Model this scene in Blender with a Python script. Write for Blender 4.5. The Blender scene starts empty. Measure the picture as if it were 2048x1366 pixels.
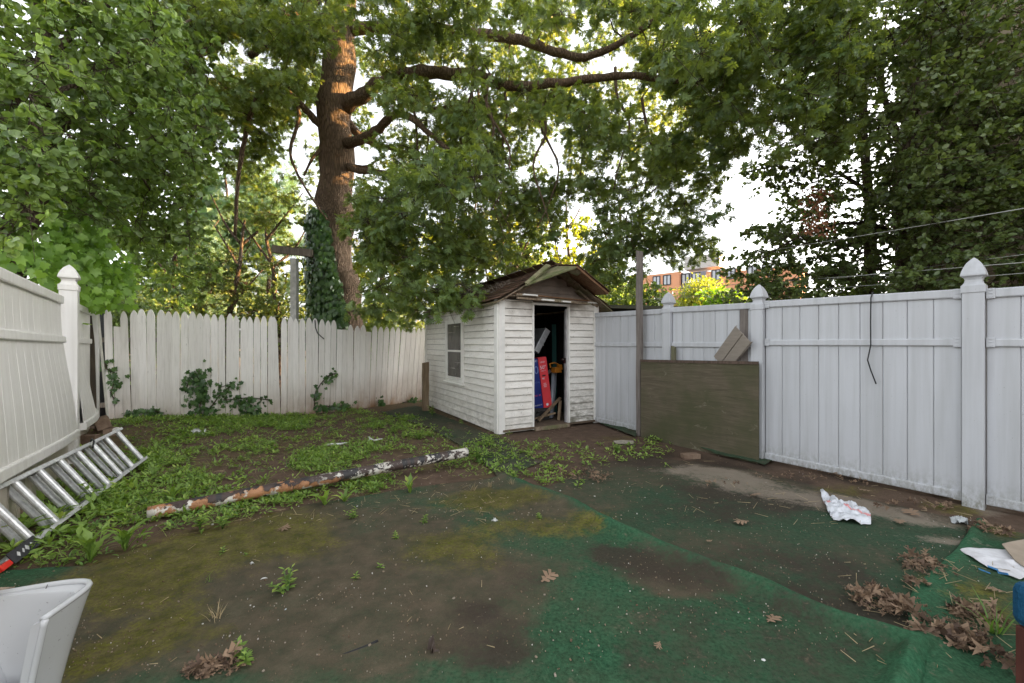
import bpy, math, random
import numpy as np
from mathutils import Vector, Matrix
random.seed(7); RNG = np.random.default_rng(11)
R = math.radians
scene = bpy.context.scene
col = scene.collection
# ---------------------------------------------------------------- camera, light, exposure
F = 830.0; H = 1.38
cd = bpy.data.cameras.new('camera'); cam = bpy.data.objects.new('camera', cd); col.objects.link(cam)
cam.location = (0, 0, H); cam.rotation_euler = (R(90), 0, 0)
cd.sensor_width = 36; cd.lens = 36*F/2048; cd.shift_y = 5/2048; cd.clip_start = .05; cd.clip_end = 2000
scene.camera = cam
SUN_EL, SUN_AZ = 14.0, 79.0          # azimuth clockwise from +Y
sdir = Vector((math.sin(R(SUN_AZ))*math.cos(R(SUN_EL)), math.cos(R(SUN_AZ))*math.cos(R(SUN_EL)), math.sin(R(SUN_EL))))
world = bpy.data.worlds.new('World'); scene.world = world; world.use_nodes = True
wn = world.node_tree; bg = wn.nodes['Background']
sky = wn.nodes.new('ShaderNodeTexSky'); sky.sky_type = 'NISHITA'; sky.sun_disc = False
sky.sun_elevation = R(SUN_EL); sky.sun_rotation = R(SUN_AZ); sky.dust_density = 4.0; sky.air_density = 1.0; sky.ozone_density = 1.0
hs = wn.nodes.new('ShaderNodeHueSaturation'); hs.inputs['Saturation'].default_value = .18; hs.inputs['Value'].default_value = 1.0
wn.links.new(sky.outputs[0], hs.inputs['Color']); wn.links.new(hs.outputs[0], bg.inputs['Color']); bg.inputs['Strength'].default_value = .15
sd = bpy.data.lights.new('sun', 'SUN'); sun = bpy.data.objects.new('sun', sd); col.objects.link(sun)
sd.energy = 5.0; sd.angle = R(.6); sd.color = (1.0, .60, .23)
sun.rotation_euler = sdir.to_track_quat('Z', 'Y').to_euler(); sun.location = sdir*50
scene.view_settings.view_transform = 'Standard'; scene.view_settings.look = 'None'
scene.view_settings.exposure = 2.55; scene.view_settings.gamma = 1.0
scene.render.engine = 'CYCLES'
cy = scene.cycles; cy.max_bounces = 7; cy.diffuse_bounces = 4; cy.glossy_bounces = 2; cy.transmission_bounces = 4
cy.transparent_max_bounces = 6; cy.caustics_reflective = False; cy.caustics_refractive = False; cy.sample_clamp_indirect = 6
# ---------------------------------------------------------------- helpers
def P(px, py, Y):                       # a point of the photograph at depth Y metres
    return np.array([(px-1024)/F*Y, Y, H+(688-py)/F*Y])
def G(px, py, z=0.0):                   # the point on level ground seen there
    Y = (H-z)*F/(py-688); return np.array([(px-1024)/F*Y, Y, z])
_T = np.random.default_rng(3).random((256, 256))
def vnoise(x, y, s=0):
    x = np.asarray(x, float)+s*17.3; y = np.asarray(y, float)+s*5.7
    xi = np.floor(x).astype(int); yi = np.floor(y).astype(int); fx = x-xi; fy = y-yi
    fx = fx*fx*(3-2*fx); fy = fy*fy*(3-2*fy)
    a = _T[xi % 256, yi % 256]; b = _T[(xi+1) % 256, yi % 256]; c = _T[xi % 256, (yi+1) % 256]; d = _T[(xi+1) % 256, (yi+1) % 256]
    return (a*(1-fx)+b*fx)*(1-fy)+(c*(1-fx)+d*fx)*fy
def fbm(x, y, s=0, o=4):
    v = 0; a = .5; t = 0
    for i in range(o):
        v = v+a*vnoise(x, y, s+i*3); t += a; a *= .5; x = np.asarray(x)*2.03; y = np.asarray(y)*2.03
    return v/t
def sstep(a, b, x):
    t = np.clip((np.asarray(x, float)-a)/(b-a), 0, 1); return t*t*(3-2*t)
def gz(x, y):                           # height of the yard's soil
    x = np.asarray(x, float); y = np.asarray(y, float)
    m = .11*sstep(5.2, 7.0, y)*sstep(-3.6, -5.6, x)
    near = sstep(40, 12, np.hypot(x, y))
    return m+near*(.018*(fbm(x*1.3, y*1.3, 2)-.5)+.008*(fbm(x*7, y*7, 5)-.5))
def props(o, label=None, cat=None, group=None, kind=None):
    if label: o['label'] = label
    if cat: o['category'] = cat
    if group: o['group'] = group
    if kind: o['kind'] = kind
    return o
def thing(name, label, cat, loc=(0, 0, 0), rz=0, group=None, kind=None):
    o = bpy.data.objects.new(name, None); o.empty_display_size = .1; col.objects.link(o)
    o.location = [float(v) for v in loc]; o.rotation_euler = (0, 0, rz)
    return props(o, label, cat, group, kind)
class MB:
    def __init__(s): s.v = []; s.f = []; s.n = 0; s.c = []
    def add(s, vs, fs, c=0.5):
        vs = [tuple(map(float, v)) for v in vs]
        s.v += vs; s.f += [tuple(i+s.n for i in f) for f in fs]; s.n += len(vs); s.c += [c]*len(vs); return s
    def box(s, c, d, rot=None, taper=None, cc=.5):
        x, y, z = [k/2 for k in d]; vs = []
        for sz in (-1, 1):
            t = 1 if (taper is None or sz < 0) else taper
            for sx, sy in ((-1, -1), (1, -1), (1, 1), (-1, 1)): vs.append(Vector((sx*x*t, sy*y*t, sz*z)))
        if rot is not None:
            M = rot if isinstance(rot, Matrix) else Matrix.Rotation(rot, 3, 'Z'); vs = [M @ v for v in vs]
        vs = [v+Vector([float(k) for k in c]) for v in vs]
        return s.add(vs, [(0, 3, 2, 1), (4, 5, 6, 7), (0, 1, 5, 4), (1, 2, 6, 5), (2, 3, 7, 6), (3, 0, 4, 7)], cc)
    def bar(s, a, b, w, h, up=(0, 0, 1), cc=.5):     # box from a to b
        a = Vector([float(k) for k in a]); b = Vector([float(k) for k in b]); z = (b-a); L = z.length; z.normalize(); u = Vector(up)
        x = u.cross(z)
        if x.length < 1e-4: x = Vector((1, 0, 0)).cross(z)
        x.normalize(); y = z.cross(x); M = Matrix((x, y, z)).transposed()
        return s.box((a+b)/2, (w, h, L), M, cc=cc)
    def prism(s, poly, o, ex, ey, en, t, cc=.5):     # flat outline in plane (ex,ey) thickened by t along en
        o, ex, ey, en = [np.array(k, float) for k in (o, ex, ey, en)]; n = len(poly)
        vs = [o+p[0]*ex+p[1]*ey for p in poly]+[o+p[0]*ex+p[1]*ey+t*en for p in poly]
        fs = [tuple(range(n))[::-1], tuple(range(n, 2*n))]+[(i, (i+1) % n, n+(i+1) % n, n+i) for i in range(n)]
        return s.add(vs, fs, cc)
    def tube(s, pts, rad, n=8, cap=True, cc=.5):
        pts = [np.array(p, float) for p in pts]; m = len(pts)
        if not hasattr(rad, '__len__'): rad = [rad]*m
        vs = []; t0 = pts[1]-pts[0]; ref = np.array([0, 0, 1.]) if abs(t0[2]) < .9*np.linalg.norm(t0) else np.array([1., 0, 0])
        for i in range(m):
            t = pts[min(i+1, m-1)]-pts[max(i-1, 0)]; t = t/(np.linalg.norm(t)+1e-9)
            x = np.cross(ref, t); x /= (np.linalg.norm(x)+1e-9); y = np.cross(t, x); ref = y if abs(np.dot(y, t)) < .9 else ref
            for k in range(n):
                a = 2*math.pi*k/n; vs.append(pts[i]+rad[i]*(math.cos(a)*x+math.sin(a)*y))
        fs = [(i*n+k, i*n+(k+1) % n, (i+1)*n+(k+1) % n, (i+1)*n+k) for i in range(m-1) for k in range(n)]
        if cap: fs += [tuple(range(n))[::-1], tuple(range((m-1)*n, m*n))]
        return s.add(vs, fs, cc)
    def sqlathe(s, c, prof, rz=0, n=4, cc=.5):       # square profile stack: (half width, z)
        vs = []
        for (r, z) in prof:
            for k in range(n):
                a = rz+math.pi/4+2*math.pi*k/n; q = r*(math.sqrt(2) if n == 4 else 1)
                vs.append((c[0]+q*math.cos(a), c[1]+q*math.sin(a), c[2]+z))
        m = len(prof); fs = [(i*n+k, i*n+(k+1) % n, (i+1)*n+(k+1) % n, (i+1)*n+k) for i in range(m-1) for k in range(n)]
        fs += [tuple(range(n))[::-1], tuple(range((m-1)*n, m*n))]
        return s.add(vs, fs, cc)
    def grid(s, A, cc=.5):                           # A: (m,n,3) array
        m, n = A.shape[:2]
        return s.add(A.reshape(-1, 3), [(i*n+j, i*n+j+1, (i+1)*n+j+1, (i+1)*n+j) for i in range(m-1) for j in range(n-1)], cc)
    def build(s, name, mat, parent=None, origin=None, bevel=0, smooth=False, sub=None):
        v = np.array(s.v, float); o3 = None
        if origin is not None: o3 = np.array(origin, float)
        if sub is not None: v = v-np.array(sub, float)
        elif parent is None and o3 is not None: v = v-o3
        me = bpy.data.meshes.new(name); me.from_pydata(v.tolist(), [], s.f); me.materials.append(mat)
        at = me.attributes.new('lv', 'FLOAT', 'POINT'); at.data.foreach_set('value', np.array(s.c, np.float32))
        if smooth: me.polygons.foreach_set('use_smooth', [True]*len(me.polygons))
        me.update(); o = bpy.data.objects.new(name, me); col.objects.link(o)
        if parent: o.parent = parent
        elif o3 is not None: o.location = o3
        if bevel:
            b = o.modifiers.new('bevel', 'BEVEL'); b.width = bevel; b.segments = 2; b.limit_method = 'ANGLE'; b.angle_limit = R(40)
        return o
def np_mesh(name, V, Fc, mat, lv=None, parent=None, smooth=False, origin=None, extra=None):
    me = bpy.data.meshes.new(name); V = np.asarray(V, np.float32)
    if origin is not None: V = V-np.array(origin, np.float32)
    k = Fc.shape[1]
    me.vertices.add(len(V)); me.vertices.foreach_set('co', V.ravel())
    me.loops.add(Fc.size); me.loops.foreach_set('vertex_index', Fc.astype(np.int32).ravel())
    me.polygons.add(len(Fc)); me.polygons.foreach_set('loop_start', np.arange(0, Fc.size, k, dtype=np.int32))
    try: me.polygons.foreach_set('loop_total', np.full(len(Fc), k, np.int32))
    except Exception: pass
    if smooth: me.polygons.foreach_set('use_smooth', np.ones(len(Fc), bool))
    me.update(calc_edges=True)
    if lv is not None:
        at = me.attributes.new('lv', 'FLOAT', 'POINT'); at.data.foreach_set('value', np.asarray(lv, np.float32))
    for nm, arr in (extra or {}).items():
        at = me.attributes.new(nm, 'FLOAT_COLOR', 'POINT'); at.data.foreach_set('color', np.asarray(arr, np.float32).ravel())
    me.materials.append(mat); o = bpy.data.objects.new(name, me); col.objects.link(o)
    if parent: o.parent = parent
    if origin is not None: o.location = [float(q) for q in origin]
    return o
# ---------------------------------------------------------------- node materials
class NM:
    def __init__(s, name, rough=.7, spec=.3):
        s.m = bpy.data.materials.new(name); s.m.use_nodes = True; s.t = s.m.node_tree; s.b = s.t.nodes['Principled BSDF']
        s.b.inputs['Roughness'].default_value = rough; s.b.inputs['Specular IOR Level'].default_value = spec
    def node(s, ty, **k):
        n = s.t.nodes.new(ty)
        for a, b in k.items(): setattr(n, a, b)
        return n
    def link(s, a, b): s.t.links.new(a, b); return s
    def coord(s, scale=(1, 1, 1), kind='Object'):
        tc = s.node('ShaderNodeTexCoord'); mp = s.node('ShaderNodeMapping'); mp.inputs['Scale'].default_value = scale
        s.link(tc.outputs[kind], mp.inputs['Vector']); return mp.outputs[0]
    def noise(s, vec, scale, detail=4, rough=.55, dist=0):
        n = s.node('ShaderNodeTexNoise'); n.inputs['Scale'].default_value = scale; n.inputs['Detail'].default_value = detail
        n.inputs['Roughness'].default_value = rough; n.inputs['Distortion'].default_value = dist
        if vec is not None: s.link(vec, n.inputs['Vector'])
        return n.outputs[0]
    def ramp(s, fac, stops):
        r = s.node('ShaderNodeValToRGB'); e = r.color_ramp.elements
        while len(e) < len(stops): e.new(.5)
        for i, (p, c) in enumerate(stops):
            e[i].position = p; e[i].color = (c, c, c, 1) if not hasattr(c, '__len__') else (*c, 1)
        s.link(fac, r.inputs[0]); return r.outputs[0]
    def mix(s, fac, a, b, mode='MIX'):
        m = s.node('ShaderNodeMix', data_type='RGBA', blend_type=mode)
        for inp, v in ((m.inputs[0], fac), (m.inputs[6], a), (m.inputs[7], b)):
            if isinstance(v, (int, float)): inp.default_value = v
            elif isinstance(v, tuple): inp.default_value = (*v, 1)
            else: s.link(v, inp)
        return m.outputs[2]
    def math(s, op, a, b=None):
        m = s.node('ShaderNodeMath', operation=op)
        for i, v in enumerate((a, b)):
            if v is None: continue
            if isinstance(v, (int, float)): m.inputs[i].default_value = v
            else: s.link(v, m.inputs[i])
        return m.outputs[0]
    def attr(s, name):
        n = s.node('ShaderNodeAttribute'); n.attribute_name = name; return n
    def color(s, c):
        if isinstance(c, tuple): s.b.inputs['Base Color'].default_value = (*c, 1)
        else: s.link(c, s.b.inputs['Base Color'])
        return s
    def bump(s, h, strength=.5, dist=.01):
        b = s.node('ShaderNodeBump'); b.inputs['Strength'].default_value = strength; b.inputs['Distance'].default_value = dist
        s.link(h, b.inputs['Height']); s.link(b.outputs[0], s.b.inputs['Normal']); return s
    def sepz(s, kind='Object'):
        tc = s.node('ShaderNodeTexCoord'); sp = s.node('ShaderNodeSeparateXYZ'); s.link(tc.outputs[kind], sp.inputs[0]); return sp.outputs
def plain(name, c, rough=.6, spec=.3, metal=0, var=.12, scale=12, bump=0, bscale=60):
    n = NM(name, rough, spec); v = n.coord(); k = n.noise(v, scale)
    n.color(n.mix(n.ramp(k, [(.3, 0), (.7, 1)]), tuple(x*(1-var) for x in c), tuple(min(1, x*(1+var)) for x in c)))
    n.b.inputs['Metallic'].default_value = metal
    if bump: n.bump(n.noise(v, bscale), bump, .004)
    return n.m
def leafmat(name, c1, c2, trans=.35, rough=.42, tcol=None, c3=None):
    n = NM(name, rough, .45); a = n.attr('lv')
    st = [(0, c1), (.8, c2)]
    if c3: st.append((.97, c3))
    c = n.ramp(a.outputs['Fac'], st); n.color(c)
    tr = n.node('ShaderNodeBsdfTranslucent'); hv = n.mix(1.0, c, tcol or (1.9, 1.9, .7), 'MULTIPLY'); n.link(hv, tr.inputs['Color'])
    ms = n.node('ShaderNodeMixShader'); ms.inputs[0].default_value = trans
    n.link(n.b.outputs[0], ms.inputs[1]); n.link(tr.outputs[0], ms.inputs[2]); n.link(ms.outputs[0], n.t.nodes['Material Output'].inputs['Surface'])
    return n.m
def woodmat(name, c1, c2, sc=(30, 30, 3), rough=.8, moss=None, bump=.4):
    n = NM(name, rough, .2); v = n.coord(sc); k = n.noise(v, 1.0, 6, .65, .6)
    c = n.mix(n.ramp(k, [(.3, 0), (.7, 1)]), c1, c2)
    if moss:
        m = n.noise(n.coord(), 3.5, 5); c = n.mix(n.ramp(m, [(.45, 0), (.65, 1)]), c, moss)
    n.color(c).bump(k, bump, .006); return n.m
M = {}
def vinyl(name, c, dirt, lo=0.0, hi=.35, amt=.8, streak=True):
    n = NM(name, .42, .4); x, y, z = n.sepz(); v = n.coord()
    g = n.ramp(n.noise(v, 1.6, 4), [(.35, 0), (.75, 1)]); av = n.attr('lv')
    st = n.ramp(n.noise(n.coord((14, 14, .6)), 1.0, 5, .6), [(.4, 0), (.8, 1)])
    c0 = n.mix(n.math('MULTIPLY', g, .35), c, tuple(k*.80 for k in c))
    c0 = n.mix(n.math('MULTIPLY', av.outputs['Fac'], .28), c0, tuple(k*.78 for k in c))
    c0 = n.mix(n.math('MULTIPLY', st, .26), c0, tuple(k*.72 for k in dirt))
    mr = n.node('ShaderNodeMapRange'); mr.inputs['From Min'].default_value = hi; mr.inputs['From Max'].default_value = lo; n.link(z, mr.inputs['Value'])
    spl = n.ramp(n.noise(n.coord((1, 1, .5)), 30, 6, .75), [(.42, 0), (.6, 1)])
    low = n.math('MULTIPLY', n.math('POWER', mr.outputs[0], 1.6), spl)
    c0 = n.mix(n.math('MULTIPLY', low, amt), c0, dirt)
    sp = n.ramp(n.noise(v, 90, 2, .5), [(.735, 0), (.76, 1)])
    c0 = n.mix(n.math('MULTIPLY', sp, .55), c0, (.12, .11, .09))
    n.color(c0).bump(n.noise(n.coord((60, 60, 4)), 1, 3), .06, .002); return n.m
M['vin'] = vinyl('white vinyl', (.52, .53, .555), (.14, .135, .085), 0, .30)
M['vinL'] = vinyl('warm white vinyl', (.78, .765, .74), (.42, .38, .31), 0, 1.2, .5)
M['vinlow'] = vinyl('dirty vinyl', (.50, .45, .38), (.22, .18, .12), 0, .5, .8)
# ================================================================ GROUND AND CARPETS
def blob(x, y, px, py, rx, ry, amp=1, rot=0):
    c = G(px, py); sx = rx/F*c[1]; sy = c[1]**2/1145.4*ry; dx = x-c[0]; dy = y-c[1]
    ca, sa = math.cos(rot), math.sin(rot); u = (dx*ca+dy*sa)/sx; w = (-dx*sa+dy*ca)/sy
    return amp*np.exp(-(u*u+w*w)*.9)
def masks(x, y):
    """what lies on the surface there: moss, pale dust, dark wet soil, brown soil"""
    wx = x+.35*(fbm(x*1.7, y*1.7, 4)-.5)+.12*(fbm(x*6, y*6, 9)-.5); wy = y+.35*(fbm(x*1.7, y*1.7, 14)-.5)+.12*(fbm(x*6, y*6, 19)-.5)
    B = lambda L: sum(blob(wx, wy, *b) for b in L)
    moss = B([(350, 1110, 150, 40, 1.1), (560, 1050, 150, 30, .9), (900, 1110, 110, 40, 1.25), (1080, 1060, 130, 25, .95), (950, 1010, 110, 20, .9), (1180, 1035, 60, 22, .7),
              (230, 1190, 120, 45, 1.0), (330, 1260, 90, 60, .9), (180, 1330, 110, 50, .9), (1960, 1190, 70, 35, 1.1), (2010, 1240, 60, 30, .9), (620, 1100, 90, 30, .7),
              (1930, 1020, 60, 14, .9), (1700, 985, 110, 12, .8), (1990, 1060, 40, 14, .9), (420, 1310, 70, 35, .6), (1240, 880, 90, 14, .5), (1020, 990, 120, 12, .8)])
    dust = B([(1400, 945, 90, 12, 1.0, -.3), (1520, 985, 110, 20, .85, -.3), (1620, 1000, 80, 16, .9), (1790, 1030, 90, 14, 1.1, -.25), (1870, 1075, 60, 14, 1.0, -.25), (1480, 960, 60, 14, .7),
              (2010, 1030, 60, 12, .8), (1700, 1010, 60, 10, .7)])
    wet = B([(1340, 1150, 110, 45, 1.0), (1230, 1120, 90, 30, .7), (1520, 1010, 120, 28, .9), (1420, 985, 80, 20, .8), (1680, 1150, 110, 40, 1.0), (1600, 1210, 90, 30, .7), (1760, 1230, 90, 30, 1.0),
             (1430, 930, 110, 14, .7), (1620, 960, 90, 12, .7), (1290, 925, 60, 14, .6), (1020, 1340, 60, 30, .7), (1000, 1300, 200, 60, .5), (940, 1230, 60, 22, .8), (1500, 1100, 100, 30, .5), (1350, 1030, 120, 26, .45)])
    brown = B([(900, 1180, 240, 60, 1.1), (700, 1230, 260, 60, 1.0), (560, 1170, 200, 60, 1.0), (330, 1180, 200, 80, 1.0), (700, 1110, 250, 50, .9), (450, 1300, 260, 80, 1.1), (880, 1250, 160, 50, .8),
               (1120, 900, 200, 50, .9), (820, 850, 110, 30, 1.0), (900, 860, 80, 22, .8), (1100, 870, 130, 20, .8), (1330, 1190, 60, 30, .6), (1130, 1010, 90, 24, .5), (760, 1330, 130, 50, .7),
               (240, 1080, 200, 40, .8), (1450, 1090, 150, 50, .45), (1800, 1130, 80, 40, .4), (1250, 960, 150, 50, .6), (620, 1040, 320, 30, .8)])
    clean = B([(1200, 1240, 130, 80, 1.2), (1050, 1180, 60, 26, .5), (1400, 1320, 220, 80, 1.0), (1290, 990, 110, 30, .8), (1370, 1045, 90, 30, .6), (560, 1240, 50, 16, .9), (640, 1340, 90, 30, .6), (860, 1310, 60, 26, .5),
               (1650, 1300, 200, 60, 1.2), (1800, 1330, 90, 40, .6), (60, 1150, 90, 20, 1.0), (1940, 1080, 40, 40, .8), (2000, 1320, 60, 60, .9), (900, 1150, 60, 30, .2), (1230, 1060, 60, 30, .5), (1890, 1200, 50, 60, .9)])
    t = fbm(x*2.2, y*2.2, 31)
    moss = np.clip(moss*(.55+t*.9)-.15, 0, 1); brown = np.clip(brown*(.75+.9*fbm(x*3, y*3, 41))-.02+.22*(fbm(x*1.2, y*1.2, 43)-.3), 0, 1)
    brown = np.clip(brown+.30*sstep(.42, .62, fbm(x*.9, y*1.5, 83))-.60*np.clip(clean, 0, 1)*(.15+1.5*fbm(x*1.6, y*1.6, 47)), 0, 1); wet = wet+.5*sstep(.50, .70, fbm(x*1.1+4, y*1.7, 87))*sstep(-1.5, -.3, x); wet = np.clip(wet*(.4+1.2*fbm(x*4, y*4, 51))-.12, 0, 1); dust = np.clip(dust*(.4+1.3*fbm(x*5, y*5, 61))-.18, 0, 1)
    return np.stack([moss, dust, wet, brown], -1), np.clip(clean, 0, 1)
def surf_nodes(n, base_a, base_b, carpet):
    """procedural surface shared by soil and carpets: base colour under moss, dust, wet soil, dirt, chips"""
    a = n.attr('ma'); sep = n.node('ShaderNodeSeparateColor'); n.link(a.outputs['Color'], sep.inputs[0]); v = n.coord()
    fine = n.noise(v, 55, 6, .7); mid = n.noise(v, 9, 5, .65); m22 = n.noise(v, 24, 5, .7, .5); grit = n.noise(v, 210, 3, .6)
    def edge(m, lo=.25, hi=.75, k=.9):        # break a soft field up with noise
        s = n.math('ADD', m, n.math('MULTIPLY', n.math('SUBTRACT', mid, .5), k)); s = n.math('ADD', s, n.math('MULTIPLY', n.math('SUBTRACT', m22, .5), k*1.2)); s = n.math('ADD', s, n.math('MULTIPLY', n.math('SUBTRACT', fine, .5), k*1.1))
        return n.ramp(s, [(lo, 0), (hi, 1)])
    c = n.mix(n.ramp(fine, [(.38, 0), (.62, 1)]), base_a, base_b)
    br = n.mix(n.ramp(mid, [(.3, 0), (.7, 1)]), (.086, .054, .038), (.205, .135, .098))
    br = n.mix(n.ramp(grit, [(.35, 0), (.75, 1)]), n.mix(.5, br, (.045, .034, .027)), br)
    if carpet: br = n.mix(.22, br, base_a); c = n.mix(n.math('MULTIPLY', n.ramp(n.noise(v, 2.6, 6, .7), [(.32, 0), (.62, 1)]), n.math('ADD', .14, n.math('MULTIPLY', a.outputs['Alpha'], .75))), c, n.mix(.5, br, (.075, .07, .045)))
    if carpet:
        cb = n.attr('mb'); c = n.mix(cb.outputs['Fac'], c, n.mix(n.ramp(fine, [(.35, 0), (.65, 1)]), (.018, .086, .040), (.046, .160, .082)))
    c = n.mix(n.math('MULTIPLY', edge(a.outputs['Alpha'], .15, .9), .80 if carpet else .92), c, br)
    c = n.mix(n.math('MULTIPLY', edge(sep.outputs[2], .2, .8), .85), c, n.mix(fine, (.020, .015, .012), (.066, .050, .040)))
    c = n.mix(n.math('MULTIPLY', edge(sep.outputs[1], .2, .8), .8), c, n.mix(grit, (.19, .155, .12), (.36, .30, .24)))
    ms = n.mix(n.ramp(mid, [(.35, 0), (.7, 1)]), (.072, .078, .008), (.205, .200, .020))
    ms = n.mix(n.ramp(fine, [(.42, 0), (.56, 1)]), n.mix(.65, ms, (.05, .038, .018)), ms)
    pt = n.ramp(n.noise(v, 18, 5, .75), [(.40, 0), (.58, 1)]); ms = n.mix(n.math('MULTIPLY', pt, .5), ms, br)
    c = n.mix(n.math('MULTIPLY', edge(sep.outputs[0], .25, .7, .8), .9), c, ms)
    vo = n.node('ShaderNodeTexVoronoi'); vo.inputs['Scale'].default_value = 60; n.link(v, vo.inputs['Vector'])
    vr = n.node('ShaderNodeSeparateColor'); n.link(vo.outputs['Color'], vr.inputs[0])
    chip = n.math('MULTIPLY', n.ramp(vo.outputs['Distance'], [(.07, 1), (.13, 0)]), n.ramp(vr.outputs[0], [(.88, 0), (.90, 1)]))
    chip = n.math('MULTIPLY', chip, n.ramp(n.noise(v, 1.7, 3), [(.42, 0), (.6, 1)]))
    big = n.ramp(n.noise(v, 4.2, 6, .75), [(.36, 0), (.64, 1)]); c = n.mix(.35, c, n.mix(big, (.55, .53, .52), (1.45, 1.42, 1.4)), 'MULTIPLY') if False else n.mix(n.math('MULTIPLY', big, .5), c, n.mix(.5, c, (.060, .050, .030)))
    c = n.mix(n.math('MULTIPLY', chip, .9), c, n.mix(vr.outputs[1], (.16, .11, .07), (.42, .38, .33)))
    n.color(c); n.bump(n.math('ADD', fine, n.math('MULTIPLY', grit, .7)), .55, .012)
n = NM('soil', .95, .12); surf_nodes(n, (.080, .054, .038), (.18, .125, .086), False); M['soil'] = n.m
n = NM('green carpet', .9, .15); surf_nodes(n, (.014, .046, .024), (.040, .088, .050), True); M['carpet'] = n.m
n = NM('clean green carpet', .9, .15); surf_nodes(n, (.011, .052, .024), (.036, .120, .060), True); M['carpet2'] = n.m
def axis(lo, hi, step, far):
    a = np.arange(lo, hi+1e-6, step); g = []; d = step
    q = hi
    while q < far: d *= 1.45; q += d; g.append(q)
    h = []; d = step; q = lo
    while q > -far: d *= 1.45; q -= d; h.append(q)
    return np.concatenate([np.array(h)[::-1], a, np.array(g)])
gx = axis(-8.5, 5.5, .045, 600); gy = axis(.6, 12, .045, 600)
X, Y = np.meshgrid(gx, gy, indexing='ij'); Z = gz(X, Y); m, k = X.shape
mk, cl = masks(X, Y); 
base = sstep(4.4, 5.2, Y+.25*X*0); weedzone = np.clip(sstep(3.0, 3.6, Y+ .28*(X+2.9)), 0, 1)*(X < -.2)
mk[..., 3] = np.clip(mk[..., 3]+.5, 0, 1); mk[..., 0] = np.clip(mk[..., 0]+.35*weedzone*(fbm(X*1.5, Y*1.5, 77) > .5), 0, 1)
idx = np.arange(m*k).reshape(m, k)
Fc = np.stack([idx[:-1, :-1], idx[1:, :-1], idx[1:, 1:], idx[:-1, 1:]], -1).reshape(-1, 4)
o = np_mesh('ground', np.stack([X, Y, Z], -1).reshape(-1, 3), Fc, M['soil'], smooth=True, extra={'ma': mk.reshape(-1, 4)}); props(o, kind='structure')

def curve_pts(px, n):      # resample list of photo ground pixels into n ground points by arc length
    q = np.array([G(*p)[:2] for p in px]) if len(px[0]) == 2 and max(abs(px[0][0]), abs(px[0][1])) > 30 else np.array(px, float)
    d = np.r_[0, np.cumsum(np.hypot(*(q[1:]-q[:-1]).T))]; t = np.linspace(0, d[-1], n)
    return np.stack([np.interp(t, d, q[:, 0]), np.interp(t, d, q[:, 1])], -1)
def coons(b, t, l, r, nu, nv):   # bottom, top run u; left, right run v
    u = np.linspace(0, 1, nu)[:, None, None]; v = np.linspace(0, 1, nv)[None, :, None]
    S = (1-v)*b[:, None]+v*t[:, None]+(1-u)*l[None]+u*r[None]
    return S-((1-u)*(1-v)*b[0]+u*(1-v)*b[-1]+(1-u)*v*t[0]+u*v*t[-1])
def carpet(name, label, S, zf, mat, lift, mod=None, band=None):
    nu, nv = S.shape[:2]; x = S[..., 0].copy(); y = S[..., 1].copy()
    U, V = np.meshgrid(np.linspace(0, 1, nu), np.linspace(0, 1, nv), indexing='ij')
    z = gz(x, y)+lift+zf(U, V, x, y); mk, cl = masks(x, y)
    e = .02*(fbm(x*9, y*9, 70)-.5); x += e; y += .02*(fbm(x*9, y*9, 90)-.5)
    if mod is not None: mk = mod(mk, U, V, x, y)
    bnd = band(U, V, x, y) if band is not None else np.zeros_like(x)
    V3 = np.stack([x, y, z], -1).reshape(-1, 3); idx = np.arange(nu*nv).reshape(nu, nv)
    Fc = np.stack([idx[:-1, :-1], idx[1:, :-1], idx[1:, 1:], idx[:-1, 1:]], -1).reshape(-1, 4)
    o = np_mesh(name, V3, Fc, mat, smooth=True, extra={'ma': mk.reshape(-1, 4)}); props(o, label, 'carpet')
    at = o.data.attributes.new('mb', 'FLOAT', 'POINT'); at.data.foreach_set('value', np.clip(bnd, 0, 1).astype(np.float32).ravel())
    sm = o.modifiers.new('thick', 'SOLIDIFY'); sm.thickness = .006; sm.offset = -1
    return o
seam = [(1024, 955), (1072, 977), (1156, 1006), (1193, 1029), (1266, 1066), (1376, 1112), (1470, 1152), (1550, 1180), (1650, 1226), (1702, 1244), (1803, 1278), (1876, 1303)]
# foreground carpet: u along the seam (right edge), v from right to left
nu, nv = 220, 300
right = curve_pts(seam+[(1850, 1366), (1800, 1700)], nu)[::-1]            # near end -> far end
left = np.linspace([-4.2, .9], G(-60, 1165)[:2]+np.array([-.4, -.15]), nu)
farE = curve_pts([(1024, 955), (836, 978), (616, 1014), (470, 1058), (400, 1074), (263, 1108), (187, 1140), (0, 1150), (-60, 1165)], nv)
farE[-1] = left[-1]
nearE = np.linspace(right[0], left[0], nv)
S = coons(right, left, nearE, farE, nu, nv)      # u: near->far, v: right->left
D1 = np.linalg.norm(S-right[:, None], axis=2)
def zf1(U, V, x, y):
    d = D1; rid = .062*np.exp(-((d-.10)/.085)**2)*(.6+.4*sstep(1.0, .35, U)+.10*np.sin(U*31))*sstep(0, .06, d+.03)
    return rid+.006*(fbm(x*5, y*5, 8)-.5)+.012*(fbm(x*1.6, y*2.6, 18)-.5)
def mod1(mk, U, V, x, y):
    k = 1-.97*np.exp(-(np.clip(D1-.02, 0, 9)/(.10+.07*(1-U)))**2)*(.6+.6*fbm(x*3, y*3, 5))*sstep(1.0, .93, U); k = np.clip(k, 0, 1)
    mk = mk*k[..., None]; inner_ = sstep(.22, .5, D1)*sstep(1.6, .7, D1)*sstep(.25, .6, fbm(x*1.3, y*1.3, 55))
    mk[..., 3] = np.clip(mk[..., 3]+.35*inner_, 0, 1); return mk
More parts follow.
